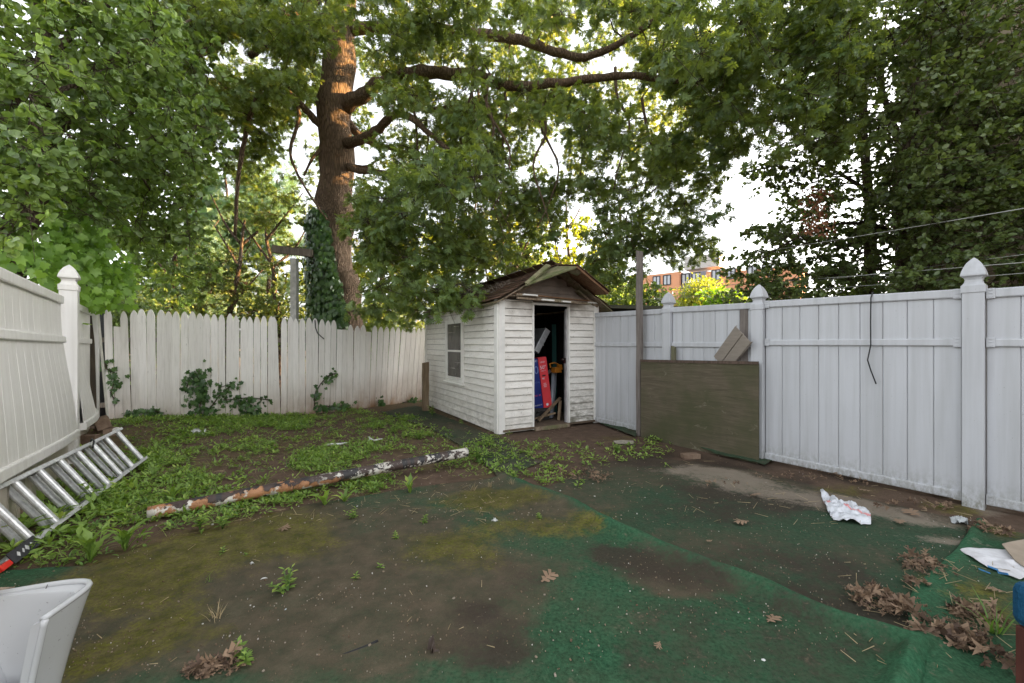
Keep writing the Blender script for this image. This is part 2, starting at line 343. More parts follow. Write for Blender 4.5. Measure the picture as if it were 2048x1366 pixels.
carpet('green_carpet', 'large dirty green carpet in the foreground, mossy and brown stained, with a raised right fold', S, zf1, M['carpet2'], .022, mod1, lambda U, V, x, y: np.exp(-(np.clip(D1-.04, 0, 9)/(.10+.05*(1-U)))**2)*(.55+.7*fbm(x*4, y*4, 15)))
# middle carpet under/right of the seam
farM = [(1000, 985), (1100, 975), (1180, 930), (1290, 915), (1390, 925), (1500, 940), (1700, 990), (1900, 1035)]
nu, nv = 200, 200
nearM = curve_pts([(1000, 985), (1120, 1015), (1260, 1085), (1400, 1150), (1600, 1240), (1800, 1330), (1830, 1366)], nu)
farMc = curve_pts(farM+[(1940, 1044)], nu); nearM[0] = farMc[0]+np.array([0, -.02])
le = np.linspace(nearM[0], farMc[0], nv); re = curve_pts([(1830, 1366), (1850, 1240), (1880, 1145), (1930, 1080), (1940, 1044)], nv); re[-1] = farMc[-1]; re[0] = nearM[-1]
S2 = coons(nearM, farMc, le, re, nu, nv)
def mod2(mk, U, V, x, y):
    mk = mk.copy(); e = sstep(.78, .99, V+.25*(fbm(x*3, y*3, 6)-.5)); mk[..., 3] = np.clip(mk[..., 3]*.6+e*.9, 0, 1); mk[..., 2] = np.clip(mk[..., 2]*.85+.12, 0, 1); return mk
carpet('green_carpet', 'dark worn green carpet between the long fold and the right fence, dusty far side', S2, lambda U, V, x, y: .005*(fbm(x*5, y*5, 8)-.5)-.004*V, M['carpet'], .010, mod2)
# right carpet piece
nu, nv = 120, 120
l3 = curve_pts([(1850, 1400), (1820, 1290), (1815, 1235), (1824, 1185), (1873, 1139), (1915, 1102), (1955, 1044)], nv)
r3 = np.linspace([3.6, .9], [3.75, 2.75], nv); b3 = np.linspace(l3[0], r3[0], nu); t3 = np.linspace(l3[-1], r3[-1], nu)
S3 = coons(b3, t3, l3, r3, nu, nv)
def mod3(mk, U, V, x, y):
    k = 1-.95*np.exp(-(U*2.2/.2)**2); mk = mk*k[..., None]; mk[..., 3] = np.clip(mk[..., 3]+.35*sstep(.1, .5, U)*(fbm(x*2.5, y*2.5, 33)), 0, 1); return mk
carpet('green_carpet', 'green carpet piece at the right edge with mossy patch, under the paper and leaf piles', S3, lambda U, V, x, y: .03*np.exp(-((U*2.2-.08)/.10)**2)*(.6+.4*np.sin(V*9))+.006*(fbm(x*5, y*5, 8)-.5), M['carpet2'], .017, mod3, lambda U, V, x, y: np.exp(-(U*2.2/.14)**2)*(.5+.7*fbm(x*4, y*4, 15)))
# strip along the shed's left wall
nu, nv = 50, 90
l4 = curve_pts([(1000, 960), (950, 912), (860, 858), (760, 826)], nv); r4 = curve_pts([(1085, 925), (1000, 880), (905, 840), (830, 812)], nv)
S4 = coons(np.linspace(l4[0], r4[0], nu), np.linspace(l4[-1], r4[-1], nu), l4, r4, nu, nv)
def mod4(mk, U, V, x, y):
    mk = mk*.8; mk[..., 3] = np.clip(.35+1.1*(fbm(x*1.8, y*1.8, 3)-.35), 0, 1); return mk
carpet('green_carpet', 'faded dark green carpet strip beside the left wall of the shed', S4, lambda U, V, x, y: .012*np.exp(-((U-.04)/.06)**2)+.008*(fbm(x*3, y*3, 8)-.5), M['carpet'], .014, mod4)
# two torn scraps at the foot of the right fence
for (pa, pb, pc, pd, lab) in (((1195, 845), (1275, 862), (1272, 878), (1200, 850), 'small torn green carpet scrap between shed corner and tall wooden post'),
                         ((1400, 902), (1556, 922), (1530, 934), (1440, 915), 'crumpled green carpet scrap at the lower right corner of the plywood sheet')):
    a, b, c, d = [G(*q)[:2] for q in (pa, pb, pc, pd)]
    Sx = coons(np.linspace(d, c, 30), np.linspace(a, b, 30), np.linspace(d, a, 16), np.linspace(c, b, 16), 30, 16)
    carpet('green_carpet', lab, Sx, lambda U, V, x, y: .02+.05*V*fbm(x*6, y*6, 3)+.03*(fbm(x*12, y*12, 8)-.3), M['carpet'], .01, lambda mk, U, V, x, y: mk*.4)
# ================================================================ FENCES
def cap_profile(w):
    return [(w*1.06, -.035), (w*1.10, -.03), (w*1.10, .028), (w*.98, .034), (w*.80, .055), (w*.76, .075), (w*.86, .095), (w*1.14, .110), (w*1.14, .122), (w*1.05, .150), (w*.88, .185), (w*.62, .222), (w*.30, .250), (w*.03, .268)]
def vposts(root, p, ztop, ang, w=.065, mat=None, z0=-.02):
    mat = mat or M['vin']
    b = MB(); b.box((p[0], p[1], (z0+ztop-.268)/2), (2*w, 2*w, ztop-.268-z0), ang); po = b.build('post', mat, root, sub=root.location, bevel=.004)
    c = MB(); c.sqlathe((p[0], p[1], ztop-.268), cap_profile(w), ang); c.build('cap', mat, po, sub=root.location, bevel=.002)
    return po
def vpanel(root, a, b, za, zb, ta, tb, zm, nb, mat, nrm, bulge=None, railh=.075, name='panel', fan=0):
    """vinyl privacy panel from a to b: boards with grooves, three rails standing proud toward nrm"""
    a = np.array(a, float); b = np.array(b, float); d = b-a; L = np.hypot(*d); u = d/L; nr = np.array(nrm, float)
    def pt(s, z, off):
        if fan: t = s/L; s = s+fan*(t if fan > 0 else 1-t)**3*float(sstep(1.75, .35, z))
        q = a+u*s+nr*(off+(bulge(s/L, z) if bulge else 0)); return (q[0], q[1], z)
    zb_ = lambda s: za+(zb-za)*s/L; zt_ = lambda s: ta+(tb-ta)*s/L; zm_ = (lambda s: zm[0]+(zm[1]-zm[0])*s/L)
    m = MB(); W = L/nb; nz = 14
    for i in range(nb):
        s0 = i*W+.0012; s1 = (i+1)*W-.0012; xs = [s0, s0+.004, s0+(s1-s0)*.5, s1-.004, s1]; of = [-.005, 0, .0, 0, -.005]
        A = np.array([[pt(s, zb_(s)+(zt_(s)-zb_(s))*j/nz, o_) for j in range(nz+1)] for s, o_ in zip(xs, of)]); m.grid(A, random.random())
    A = np.array([[pt(s, zb_(s)+(zt_(s)-zb_(s))*j/nz, -.012) for j in range(nz+1)] for s in np.linspace(0, L, 12)]); m.grid(A)
    A = np.array([[pt(s, zb_(s)+(zt_(s)-zb_(s))*j/nz, -.034) for j in range(nz+1)] for s in np.linspace(0, L, 12)]); m.grid(A)
    m.build(name, mat, root, sub=root.location)
    for zf, h in ((zt_, railh), (zm_, railh*.85), (zb_, railh)):
        r = MB(); N = 14; ring = []
        for i in range(N+1):
            s = L*i/N; z = zf(s)-(h if zf is zt_ else (h/2 if zf is zm_ else 0))
            ring.append([pt(s, z, .018), pt(s, z+h*.12, .023), pt(s, z+h*.88, .023), pt(s, z+h, .018), pt(s, z+h, -.045), pt(s, z, -.045)])
        A = np.array(ring); k = 6; vs = A.reshape(-1, 3)
        fs = [(i*k+j, i*k+(j+1) % k, (i+1)*k+(j+1) % k, (i+1)*k+j) for i in range(N) for j in range(k)]+[tuple(range(k)), tuple(range(N*k, N*k+k))[::-1]]
        r.add(vs, fs); r.build('rail', mat, root, sub=root.location)
nR = np.array([-.80, -.60]); nR /= np.hypot(*nR); angR = math.atan2(1.37, -1.013)
def brackets(root, p, zs, side, nrm=nR):
    u = np.array([math.cos(angR), math.sin(angR)])*side
    for z in zs:
        m = MB(); c = np.array(p)+u*.095+nrm*.026
        m.box((c[0], c[1], z), (.05, .008, .085), angR)
        for dz in (-.028, 0, .028): m.box((c[0]+nrm[0]*.006, c[1]+nrm[1]*.006, z+dz), (.022, .006, .007), angR)
        m.build('bracket', M['vin'], root, sub=root.location, bevel=.002)
PR0 = np.array([5.1, 1.95]); PRa = np.array([3.93, 3.53]); PRb = np.array([2.917, 4.90]); PRc = np.array([2.243, 5.95]); PRd = np.array([1.36, 7.33])
vf = thing('vinyl_fence', 'bright white vinyl privacy fence with pointed post caps along the right side', 'fence', (2.9, 4.9, 0))
def inset(a, b, s):
    d = (b-a)/np.hypot(*(b-a)); return a+d*s, b-d*s
a, b = inset(PR0, PRa, .07); vpanel(vf, a, b, .05, .04, 1.84, 1.84, (1.39, 1.39), 10, M['vin'], nR)
a, b = inset(PRa, PRb, .07); vpanel(vf, a, b, .035, .04, 1.855, 1.88, (1.395, 1.395), 9, M['vin'], nR)
a, b = inset(PRb+(PRb-PRa)*0, PRc, .07); vpanel(vf, a, b, .04, .04, 1.875, 1.90, (1.37, 1.37), 7, M['vin'], nR)
a, b = inset(PRc, PRd, .07); vpanel(vf, a, b, .04, .04, 1.89, 1.92, (1.37, 1.37), 9, M['vin'], nR)
for q, zt in ((PRa, 2.115), (PRb, 2.085), (PRc, 2.125), (PR0, 2.12)): vposts(vf, q+nR*.0, zt, angR)
brackets(vf, PRa, (1.815, 1.395, .075), 1); brackets(vf, PRa, (1.80, 1.395, .085), -1); brackets(vf, PRb, (1.84, 1.40), -1)
# left fence
uL = np.array([-.64, .768]); nL = np.array([.768, .64]); angL = math.atan2(.768, -.64)
def LP(px):    # point of the left fence's line seen in that column
    t = (px-1024)/F; p0 = np.array([-4.98, 4.58]); s = (t*p0[1]-p0[0])/(uL[0]-t*uL[1]); return p0+uL*s
lf = thing('vinyl_fence', 'cream white vinyl fence along the left side, panels bulging inward above dirty lower boards', 'fence', (-5, 4.6, 0))
bulA = lambda t, z: .05*np.sin(np.pi*np.clip(t, 0, 1))*(1-sstep(.3, 1.9, z))+.12*sstep(1.75, .3, z)*sstep(.35, 1, t)
bulB = lambda t, z: .12*sstep(1.75, .3, z)*(1-t)**1.5+.12*np.sin(np.pi*np.clip(t, 0, 1))*(1-sstep(.2, 1.2, z))
pA0 = LP(-620); pA1 = LP(122); pB0 = LP(140); pB1 = LP(180)
vpanel(lf, pA0, pA1, .60, .33, 1.91, 1.91, (1.47, 1.43), 22, M['vinL'], nL, bulA, .085, fan=.07)
vpanel(lf, pB0, pB1, .34, .36, 1.91, 1.90, (1.43, 1.42), 10, M['vinL'], nL, bulB, .085, fan=-.12)
m = MB(); z0 = 0
a = LP(-620)-nL*.03; b = LP(182)-nL*.03; L = np.hypot(*(b-a)); nbd = 34
for i in range(nbd):
    p = a+(b-a)*(i+.5)/nbd+nL*(.0+.06*np.sin(i/nbd*3.1)); m.box((p[0], p[1], .22), (L/nbd-.003, .02, .58), angL)
m.build('lower_panel', M['vinlow'], lf, sub=lf.location)
vposts(lf, LP(131)+nL*.03, 2.30, angL, .075, M['vinL'])
b = MB(); q = LP(187); b.box((q[0], q[1], .98), (.13, .13, 2.04), angL); p_ = b.build('post', M['vinL'], lf, sub=lf.location, bevel=.004)
b = MB(); b.sqlathe((q[0], q[1], 2.0), [(.075, 0), (.075, .03), (.06, .045), (.02, .055)], angL); b.build('cap', M['vinL'], p_, sub=lf.location)
# picket fence
n = NM('old white paint', .75, .2); x_, y_, z_ = n.sepz(); vv = n.coord(); av = n.attr('lv')
c = n.mix(av.outputs['Fac'], (.72, .69, .65), (.82, .79, .75))
c = n.mix(n.math('MULTIPLY', n.ramp(n.noise(n.coord((40, 40, 2.5)), 1, 6, .7), [(.48, 0), (.75, 1)]), .45), c, (.33, .30, .25))
mr = n.node('ShaderNodeMapRange'); mr.inputs['From Min'].default_value = .85; mr.inputs['From Max'].default_value = .0; n.link(z_, mr.inputs['Value'])
fl = n.math('MULTIPLY', n.math('POWER', mr.outputs[0], 1.4), n.ramp(n.noise(n.coord((1, 1, .5)), 3.0, 6, .7), [(.25, .35), (.55, 1)]))
xr = n.node('ShaderNodeMapRange'); xr.inputs['From Min'].default_value = .2; xr.inputs['From Max'].default_value = 1.3; xr.inputs['To Min'].default_value = .6; n.link(x_, xr.inputs['Value'])
c = n.mix(n.math('MULTIPLY', n.math('MULTIPLY', fl, 1.0), xr.outputs[0]), c, (.22, .12, .055))
c = n.mix(n.ramp(n.noise(n.coord((1, 1, .35)), 26, 4, .7), [(.70, 0), (.74, 1)]), c, (.16, .13, .10))
n.color(c).bump(n.noise(n.coord((60, 60, 3)), 1, 5, .7), .3, .004); M['picket'] = n.m
M['rawwood'] = woodmat('weathered wood', (.10, .085, .07), (.24, .20, .16))
M['greywood'] = woodmat('grey wood post', (.11, .095, .085), (.23, .20, .18))
M['dampwood'] = woodmat('brown wood post', (.12, .085, .055), (.26, .19, .12))
line = np.array([[-7.15, 6.75], [-6.56, 7.18], [-6.0, 7.15], [-5.35, 7.2], [-4.75, 7.5], [-4.08, 8.0], [-3.45, 8.6], [-3.0, 9.15], [-2.6, 9.65], [-2.15, 10.15]])
ratio = line[:, 0]/line[:, 1]
def fence_at(px):
    t = (px-1024)/F; i = min(max(np.searchsorted(ratio, t)-1, 0), len(line)-2); k = (t-ratio[i])/(ratio[i+1]-ratio[i]); k = min(max(k, -.3), 1.3)
    return line[i]+(line[i+1]-line[i])*k
pf = thing('picket_fence', 'old white wooden picket fence with pointed tops across the back of the yard', 'fence', (-5, 8, 0))
px = 211.0; i = 0; prev = None
tops = [(205, 612), (230, 640), (250, 618), (400, 625), (508, 632), (640, 638), (700, 650), (860, 658)]
while px < 856:
    w = float(np.interp(px, [200, 250, 450, 600, 750, 850], [17.5, 16.9, 14.4, 12.3, 10.8, 9.2])); c = fence_at(px+w/2); l = fence_at(px); r = fence_at(px+w)
    wd = np.hypot(*(r-l))-.007; d = (r-l)/np.hypot(*(r-l)); nr = np.array([d[1], -d[0]])
    g = float(gz(*c)); zt = H+(688-np.interp(px, [p[0] for p in tops], [p[1] for p in tops]))/F*c[1]+random.uniform(-.02, .02)
    lean = random.uniform(-.006, .006)+float(np.interp(px, [600, 700, 790, 860], [0, .02, .09, .10])) - (.02 if px < 300 else 0)
    flat = i in (1, 32, 33, 37) ; 
    if flat: zt -= .14
    z0 = g-.01+random.uniform(0, .02); hgt = zt-z0; off = random.uniform(-.004, .004)
    sh = .13 if not flat else .012
    o2 = wd/2; prof = [(-o2, z0), (o2, z0), (o2, zt-sh), (o2*.72, zt-sh*.45), (o2*.30, zt-sh*.1), (0, zt), (-o2*.30, zt-sh*.1), (-o2*.72, zt-sh*.45), (-o2, zt-sh)]
    if flat: prof = [(-o2, z0), (o2, z0), (o2, zt), (-o2, zt+.01)]
    if i == 22: lean -= .03
    prof = [(p[0]+lean*(p[1]-z0)/1, p[1]) for p in prof]
    m = MB(); m.prism(prof, (c[0]+nr[0]*off, c[1]+nr[1]*off, 0), (d[0], d[1], 0), (0, 0, 1), (-nr[0], -nr[1], 0), .016, random.random())
    m.build('picket', M['picket'], pf, sub=pf.location); px += w; i += 1
for zz in (.35, 1.45):
    m = MB()
    for q in range(len(line)-1):
        a = line[q]; b = line[q+1]; d = (b-a)/np.hypot(*(b-a)); nn = np.array([-d[1], d[0]])*.045
        m.bar((*(a+nn), zz), (*(b+nn), zz), .05, .08, cc=.3)
    m.build('rail', M['rawwood'], pf, sub=pf.location)
b = MB(); q = P(228, 655, 7.05); 
# tall wooden post, plywood, small posts, gutter scrap
def post(name, lab, px, ytop, w, d, ang, mat, Yd=None, ybase=None, cat='post', lean=0):
    p = G(px, ybase) if ybase else np.array([(px-1024)/F*Yd, Yd, 0]); zt = H+(688-ytop)/F*p[1]
    m = MB(); n_ = 8; w2 = w/2; d2 = d/2; vs = []
    for j in range(n_+1):
        t = j/n_; z = -.03+(zt+.03)*t; k = lean*t+.004*math.sin(j*1.9)
        for sx, sy in ((-1, -1), (1, -1), (1, 1), (-1, 1)):
            x = sx*w2; y = sy*d2; vs.append((p[0]+k+x*math.cos(ang)-y*math.sin(ang), p[1]+x*math.sin(ang)+y*math.cos(ang), z+(.012*sx if j == n_ else 0)))
    fs = [(j*4+k, j*4+(k+1) % 4, j*4+4+(k+1) % 4, j*4+4+k) for j in range(n_) for k in range(4)]+[(3, 2, 1, 0), (n_*4, n_*4+1, n_*4+2, n_*4+3)]
    m.add(vs, fs); o = m.build(name, mat, origin=(p[0], p[1], 0), bevel=.004); return props(o, lab, cat)
post('wooden_post', 'tall weathered grey wooden post at the left edge of the plywood sheet', 1279, 502, .075, .075, angR, M['greywood'], ybase=872)
post('wooden_post', 'grey wooden post standing between two white fence panels behind the cardboard', 1490, 607, .095, .07, angR, M['greywood'], Yd=5.06)
post('wooden_post', 'short greenish wooden post beside the middle white fence post', 1347, 693, .055, .05, angR, woodmat('mossy post', (.10, .10, .06), (.17, .16, .10)), Yd=5.78)
post('wooden_post', 'brown stubby wooden post at the rear left corner of the shed', 851, 725, .12, .10, R(28), M['dampwood'], ybase=822)
n = NM('old plywood', .85, .15); v = n.coord((1, 1, 1)); x_, y_, z_ = n.sepz()
g = n.noise(n.coord((1.2, 1.2, 18)), 2.2, 7, .7, .8); c = n.mix(n.ramp(g, [(.3, 0), (.7, 1)]), (.072, .060, .042), (.148, .124, .086))
c = n.mix(n.ramp(n.noise(v, 1.7, 4), [(.40, 0), (.66, 1)]), c, (.070, .072, .038))
c = n.mix(n.ramp(n.noise(n.coord((1, 1, 2.5)), 3.3, 5, .7, 1.2), [(.62, 0), (.74, 1)]), c, (.22, .20, .15))
c = n.mix(n.ramp(n.noise(v, 22, 5, .7), [(.66, 0), (.72, 1)]), c, (.035, .032, .022))
n.color(c).bump(g, .5, .006); M['ply'] = n.m
a = np.array([1.915, 6.14]); b = np.array([2.845, 4.775]); d = (b-a)/np.hypot(*(b-a)); nr = np.array([-.826, -.563]); L = np.hypot(*(b-a))
m = MB(); prof = [(0, -.01), (L*.5, -.005), (L, .0), (L, 1.155), (L*.6, 1.148), (L*.3, 1.15), (0, 1.128)]
m.prism(prof, (a[0], a[1], 0), (*d, 0), (0, .0, 1), (nr[0], nr[1], 0), .018)
o = m.build('plywood_sheet', M['ply'], origin=(a[0], a[1], 0)); props(o, 'large mossy brown plywood sheet leaning upright against the white fence', 'board')
m = MB(); e = MB()
m.bar((a[0]-nr[0]*.0+nr[0]*.02, a[1]+nr[1]*.02, 1.135), (b[0]+nr[0]*.02, b[1]+nr[1]*.02, 1.162), .022, .035, cc=.3); 
o2 = m.build('top_batten', woodmat('dark batten', (.06, .045, .035), (.13, .09, .07)), o, sub=(a[0], a[1], 0))
# cardboard / gutter scrap leaning over
n = NM('beige board', .7, .2); n.color(n.mix(n.noise(n.coord((3, 3, 20)), 2, 5), (.22, .19, .16), (.40, .35, .30))); M['beige'] = n.m
g0 = P(1436, 735, 5.36); g1 = P(1486, 668, 4.86); ax = (g1-g0)/np.linalg.norm(g1-g0); sd_ = np.array([-.12, .18, -.10]); 
pr = []; L = np.linalg.norm(g1-g0)
side = np.cross(ax, np.array([-.75, -.6, .1])); side /= np.linalg.norm(side); out = np.cross(side, ax); m = MB()
q = [(-.135, .03), (-.13, 0), (-.005, .0), (.0, .014), (.005, 0), (.13, 0), (.135, .03)]
A = np.array([[g0+ax*s+side*u+out*w*(-1) for (u, w) in q] for s in np.linspace(0, L, 5)]); m.grid(A)
A2 = A+out*.006; m.grid(A2)
o = m.build('gutter_section', M['beige'], origin=g0); props(o, 'bent beige gutter section sticking up diagonally from behind the plywood sheet', 'gutter')
sm = o.modifiers.new('thick', 'SOLIDIFY'); sm.thickness = .003
# white stick leaning in the left corner, dark boards behind it
M['whitestick'] = plain('white painted strip', (.55, .53, .48), .6)
m = MB(); m.bar(P(196, 628, 6.45), P(216, 842, 6.35), .035, .012, (1, 0, 0)); o = m.build('wooden_strip', M['whitestick'], origin=P(216, 842, 6.35)); props(o, 'thin white strip of wood leaning in the corner where the left fence meets the pickets', 'strip')
m = MB(); q0 = np.array([-6.62, 6.55]); m.bar((q0[0], q0[1], 0), (q0[0]-.08, q0[1]+.02, 1.88), .10, .05); o = m.build('wooden_board', woodmat('dark old board', (.03, .024, .018), (.09, .07, .05)), origin=(*q0, 0)); props(o, 'dark upright board in the gap behind the leaning white strip', 'board')
# ================================================================ SHED
ES = math.atan2(.492, .870); SO = (-.2, 6.3, 0); WF, LS, WH = 1.93, 3.5, 2.05
shed = thing('garden_shed', 'small white clapboard shed with an open doorway and a decaying brown shingle roof', 'shed', SO, ES)
def siding_mat(name, moss):
    n = NM(name, .6, .3); x, y, z = n.sepz(); av = n.attr('lv')
    c = n.mix(av.outputs['Fac'], (.72, .69, .64), (.82, .79, .74))
    c = n.mix(n.math('MULTIPLY', n.ramp(n.noise(n.coord((2, 2, 9)), 1.6, 5, .7), [(.45, 0), (.75, 1)]), .4), c, (.42, .36, .29))
    mr = n.node('ShaderNodeMapRange'); mr.inputs['From Min'].default_value = .95 if moss else .7; mr.inputs['From Max'].default_value = .1; n.link(z, mr.inputs['Value'])
    pat = n.ramp(n.noise(n.coord((6, 6, 14)), 1.0, 6, .7), [(.38, 0), (.62, 1)])
    c = n.mix(n.math('MULTIPLY', n.math('MULTIPLY', mr.outputs[0], pat), .9 if moss else .35), c, (.10, .095, .06))
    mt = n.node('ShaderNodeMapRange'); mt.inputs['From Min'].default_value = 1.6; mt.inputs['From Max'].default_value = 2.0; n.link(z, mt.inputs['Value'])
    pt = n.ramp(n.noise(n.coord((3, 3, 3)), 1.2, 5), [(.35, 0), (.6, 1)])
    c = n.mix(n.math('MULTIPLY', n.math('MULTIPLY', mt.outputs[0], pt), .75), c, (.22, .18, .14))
    c = n.mix(n.math('MULTIPLY', n.ramp(n.noise(n.coord(), 45, 3), [(.66, 0), (.70, 1)]), .7), c, (.10, .09, .07))
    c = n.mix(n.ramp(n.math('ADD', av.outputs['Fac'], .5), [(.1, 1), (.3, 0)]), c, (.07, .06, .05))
    n.color(c).bump(n.noise(n.coord((4, 4, 30)), 1, 4), .12, .004); return n.m
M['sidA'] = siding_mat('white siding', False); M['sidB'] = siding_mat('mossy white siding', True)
M['trim'] = plain('white trim', (.74, .72, .68), .5, .3, var=.10, scale=5)
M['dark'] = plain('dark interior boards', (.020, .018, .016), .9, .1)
M['rot'] = woodmat('rotten plank', (.10, .065, .04), (.34, .27, .20), (20, 20, 20), moss=(.14, .14, .07))
M['rotgreen'] = woodmat('mossy plank', (.14, .13, .07), (.30, .27, .17), (6, 30, 30), moss=(.11, .13, .05))
M['rust'] = woodmat('rusty plank', (.12, .05, .025), (.28, .17, .10), (12, 30, 30))
def siding(mb, p0, d, nrm, L, z0, z1, e=.112, clip=None, drop=0):
    """clapboards: p0 start, d along, nrm outward; drop lowers the boards along the wall"""
    d = np.array(d, float); nr = np.array(nrm, float); p0 = np.array(p0, float); z = z0; k = max(2, int(L/.35))
    while z < z1-.01:
        zt = min(z+e+.004, z1); l0, l1 = (0, L) if clip is None else clip((z+zt)/2)
        if l1-l0 > .03:
            cc = random.random(); rows = []
            for s in np.linspace(l0, l1, k+1):
                w = .0025*math.sin(s*3.1+z*9); q = p0+d*s; dz = -drop*s/L
                rows.append([q+nr*(.002)+np.array([0, 0, z+dz]), q+nr*(.027+w)+np.array([0, 0, z+dz-.004]), q+nr*(.026+w)+np.array([0, 0, z+dz+.012]), q+nr*(.003)+np.array([0, 0, zt+dz])])
            mb.grid(np.array(rows), cc)
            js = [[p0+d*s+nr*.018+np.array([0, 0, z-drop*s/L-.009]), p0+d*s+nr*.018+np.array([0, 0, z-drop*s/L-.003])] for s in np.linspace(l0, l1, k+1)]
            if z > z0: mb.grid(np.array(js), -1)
        z += e
# left wall (local y direction), outward -x
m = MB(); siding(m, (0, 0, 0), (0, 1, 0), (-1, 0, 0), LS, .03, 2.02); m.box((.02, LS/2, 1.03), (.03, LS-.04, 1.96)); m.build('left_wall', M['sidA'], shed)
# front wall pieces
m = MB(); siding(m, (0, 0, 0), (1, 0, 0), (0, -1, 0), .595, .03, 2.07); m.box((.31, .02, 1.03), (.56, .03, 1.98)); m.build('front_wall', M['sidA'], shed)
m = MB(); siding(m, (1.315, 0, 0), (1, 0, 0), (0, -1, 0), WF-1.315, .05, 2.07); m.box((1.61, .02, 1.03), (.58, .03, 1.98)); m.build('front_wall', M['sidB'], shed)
m = MB(); m.box((WF-.02, LS/2, 1.03), (.03, LS-.04, 1.96)); m.box((WF/2, LS-.02, 1.03), (WF-.1, .03, 1.96)); m.build('rear_wall', M['sidA'], shed)
# gable boards, set back a little
apex = 2.60; gm = MB()
def gclip(z):
    k = (z-2.03)/(apex-2.03); return (WF/2*k, WF-WF/2*k)
siding(gm, (0, .05, 0), (1, 0, 0), (0, -1, 0), WF, 2.10, apex-.02, .12, gclip); gm.prism([(0, 2.03), (WF, 2.03), (WF/2, apex)], (0, .10, 0), (1, 0, 0), (0, 0, 1), (0, 1, 0), .02)
gm.build('gable', plain('dirty gable boards', (.24, .20, .17), .8, .2, var=.3, scale=4), shed)
# inside
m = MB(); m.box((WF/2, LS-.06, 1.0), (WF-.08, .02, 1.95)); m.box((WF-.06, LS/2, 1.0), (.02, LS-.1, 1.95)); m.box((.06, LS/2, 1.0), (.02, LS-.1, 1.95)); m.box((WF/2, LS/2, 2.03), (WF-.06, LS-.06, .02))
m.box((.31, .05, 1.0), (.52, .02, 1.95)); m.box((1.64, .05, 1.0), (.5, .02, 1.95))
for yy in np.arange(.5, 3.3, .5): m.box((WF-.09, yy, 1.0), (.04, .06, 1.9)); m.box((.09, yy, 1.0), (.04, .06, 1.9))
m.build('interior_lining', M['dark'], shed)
m = MB(); 
for i in range(13): m.box((WF/2, .08+i*.27, .055), (WF-.1, .262, .03), cc=random.random())
m.build('floor', woodmat('dirty floorboards', (.07, .05, .035), (.17, .125, .09), (4, 30, 30)), shed)
# corner trims
for (x, y) in ((.0, .0), (WF, .0), (.0, LS)):
    m = MB(); sx = -1 if x == 0 else 1; sy = -1 if y == 0 else 1
    m.box((x-sx*.036, y+sy*.018, 1.035), (.105, .04, 2.04)); m.box((x+sx*.018, y-sy*.036, 1.035), (.04, .105, 2.04)); m.build('corner_trim', M['trim'], shed, bevel=.003)
# doorway frame, threshold
m = MB(); m.box((.60, -.012, 1.02), (.032, .05, 1.99)); m.box((1.307, -.012, 1.02), (.030, .05, 1.97)); m.box((.953, -.012, 2.02), (.74, .052, .035)); m.build('door_frame', M['trim'], shed, bevel=.002)
m = MB(); m.box((.953, .0, .035), (.68, .16, .06)); m.build('threshold', M['rot'], shed, bevel=.004)
# door, swung inward on the right jamb
dr = MB(); dr.box((1.288+.19, .03+.27, 1.02), (.035, .64, 1.90), R(-34)); dr.box((1.285, .03, 1.02), (.02, .05, 1.90)); do = dr.build('door', plain('grey white door edge', (.34, .33, .33), .6, var=.3, scale=9), shed, bevel=.002)
m = MB(); m.box((1.268, .04, 1.10), (.012, .05, .09)); m.tube([(1.262, .05, 1.12), (1.235, .05, 1.12)], .012, 8); m.tube([(1.235, .05, 1.12), (1.215, .05, 1.12)], [.022, .02], 10); m.build('latch', plain('tarnished metal', (.10, .09, .08), .4, .5, 1), do)
# window on left wall
wy0, wy1, wz0, wz1 = 1.37, 2.12, .73, 1.76; wf = MB()
for a_, b_ in (((wy0-.03, wz0), (wy0-.03, wz1)), ((wy1+.03, wz0), (wy1+.03, wz1))): wf.box((-.03, a_[0], (wz0+wz1)/2), (.035, .075, wz1-wz0+.14))
wf.box((-.03, (wy0+wy1)/2, wz0-.035), (.04, wy1-wy0+.0, .07)); wf.box((-.03, (wy0+wy1)/2, wz1+.035), (.04, wy1-wy0, .07))
w_ = MB(); w_.box((-.023, (wy0+wy1)/2, (wz0+wz1)/2), (.012, wy1-wy0, wz1-wz0))
n = NM('dusty window glass', .25, .5); n.color(n.mix(n.ramp(n.noise(n.coord((2, 2, 1)), 3, 5, .7), [(.3, 0), (.8, 1)]), (.045, .042, .038), (.15, .14, .125)))
win = wf.build('window', M['trim'], shed, bevel=.003); w_.build('pane', n.m, win)
m = MB(); zc = .73+.52; m.box((-.034, (wy0+wy1)/2, zc), (.02, wy1-wy0, .035)); m.box((-.034, wy0+.018, (wz0+wz1)/2), (.018, .03, wz1-wz0)); m.box((-.034, wy1-.018, (wz0+wz1)/2), (.018, .03, wz1-wz0)); m.box((-.034, (wy0+wy1)/2, wz0+.02), (.018, wy1-wy0-.06, .03)); m.build('sash', M['trim'], win)
m = MB(); m.box((-.05, (wy0+wy1)/2, wz0-.085), (.07, wy1-wy0+.2, .03)); m.build('sill', M['trim'], win, bevel=.003)
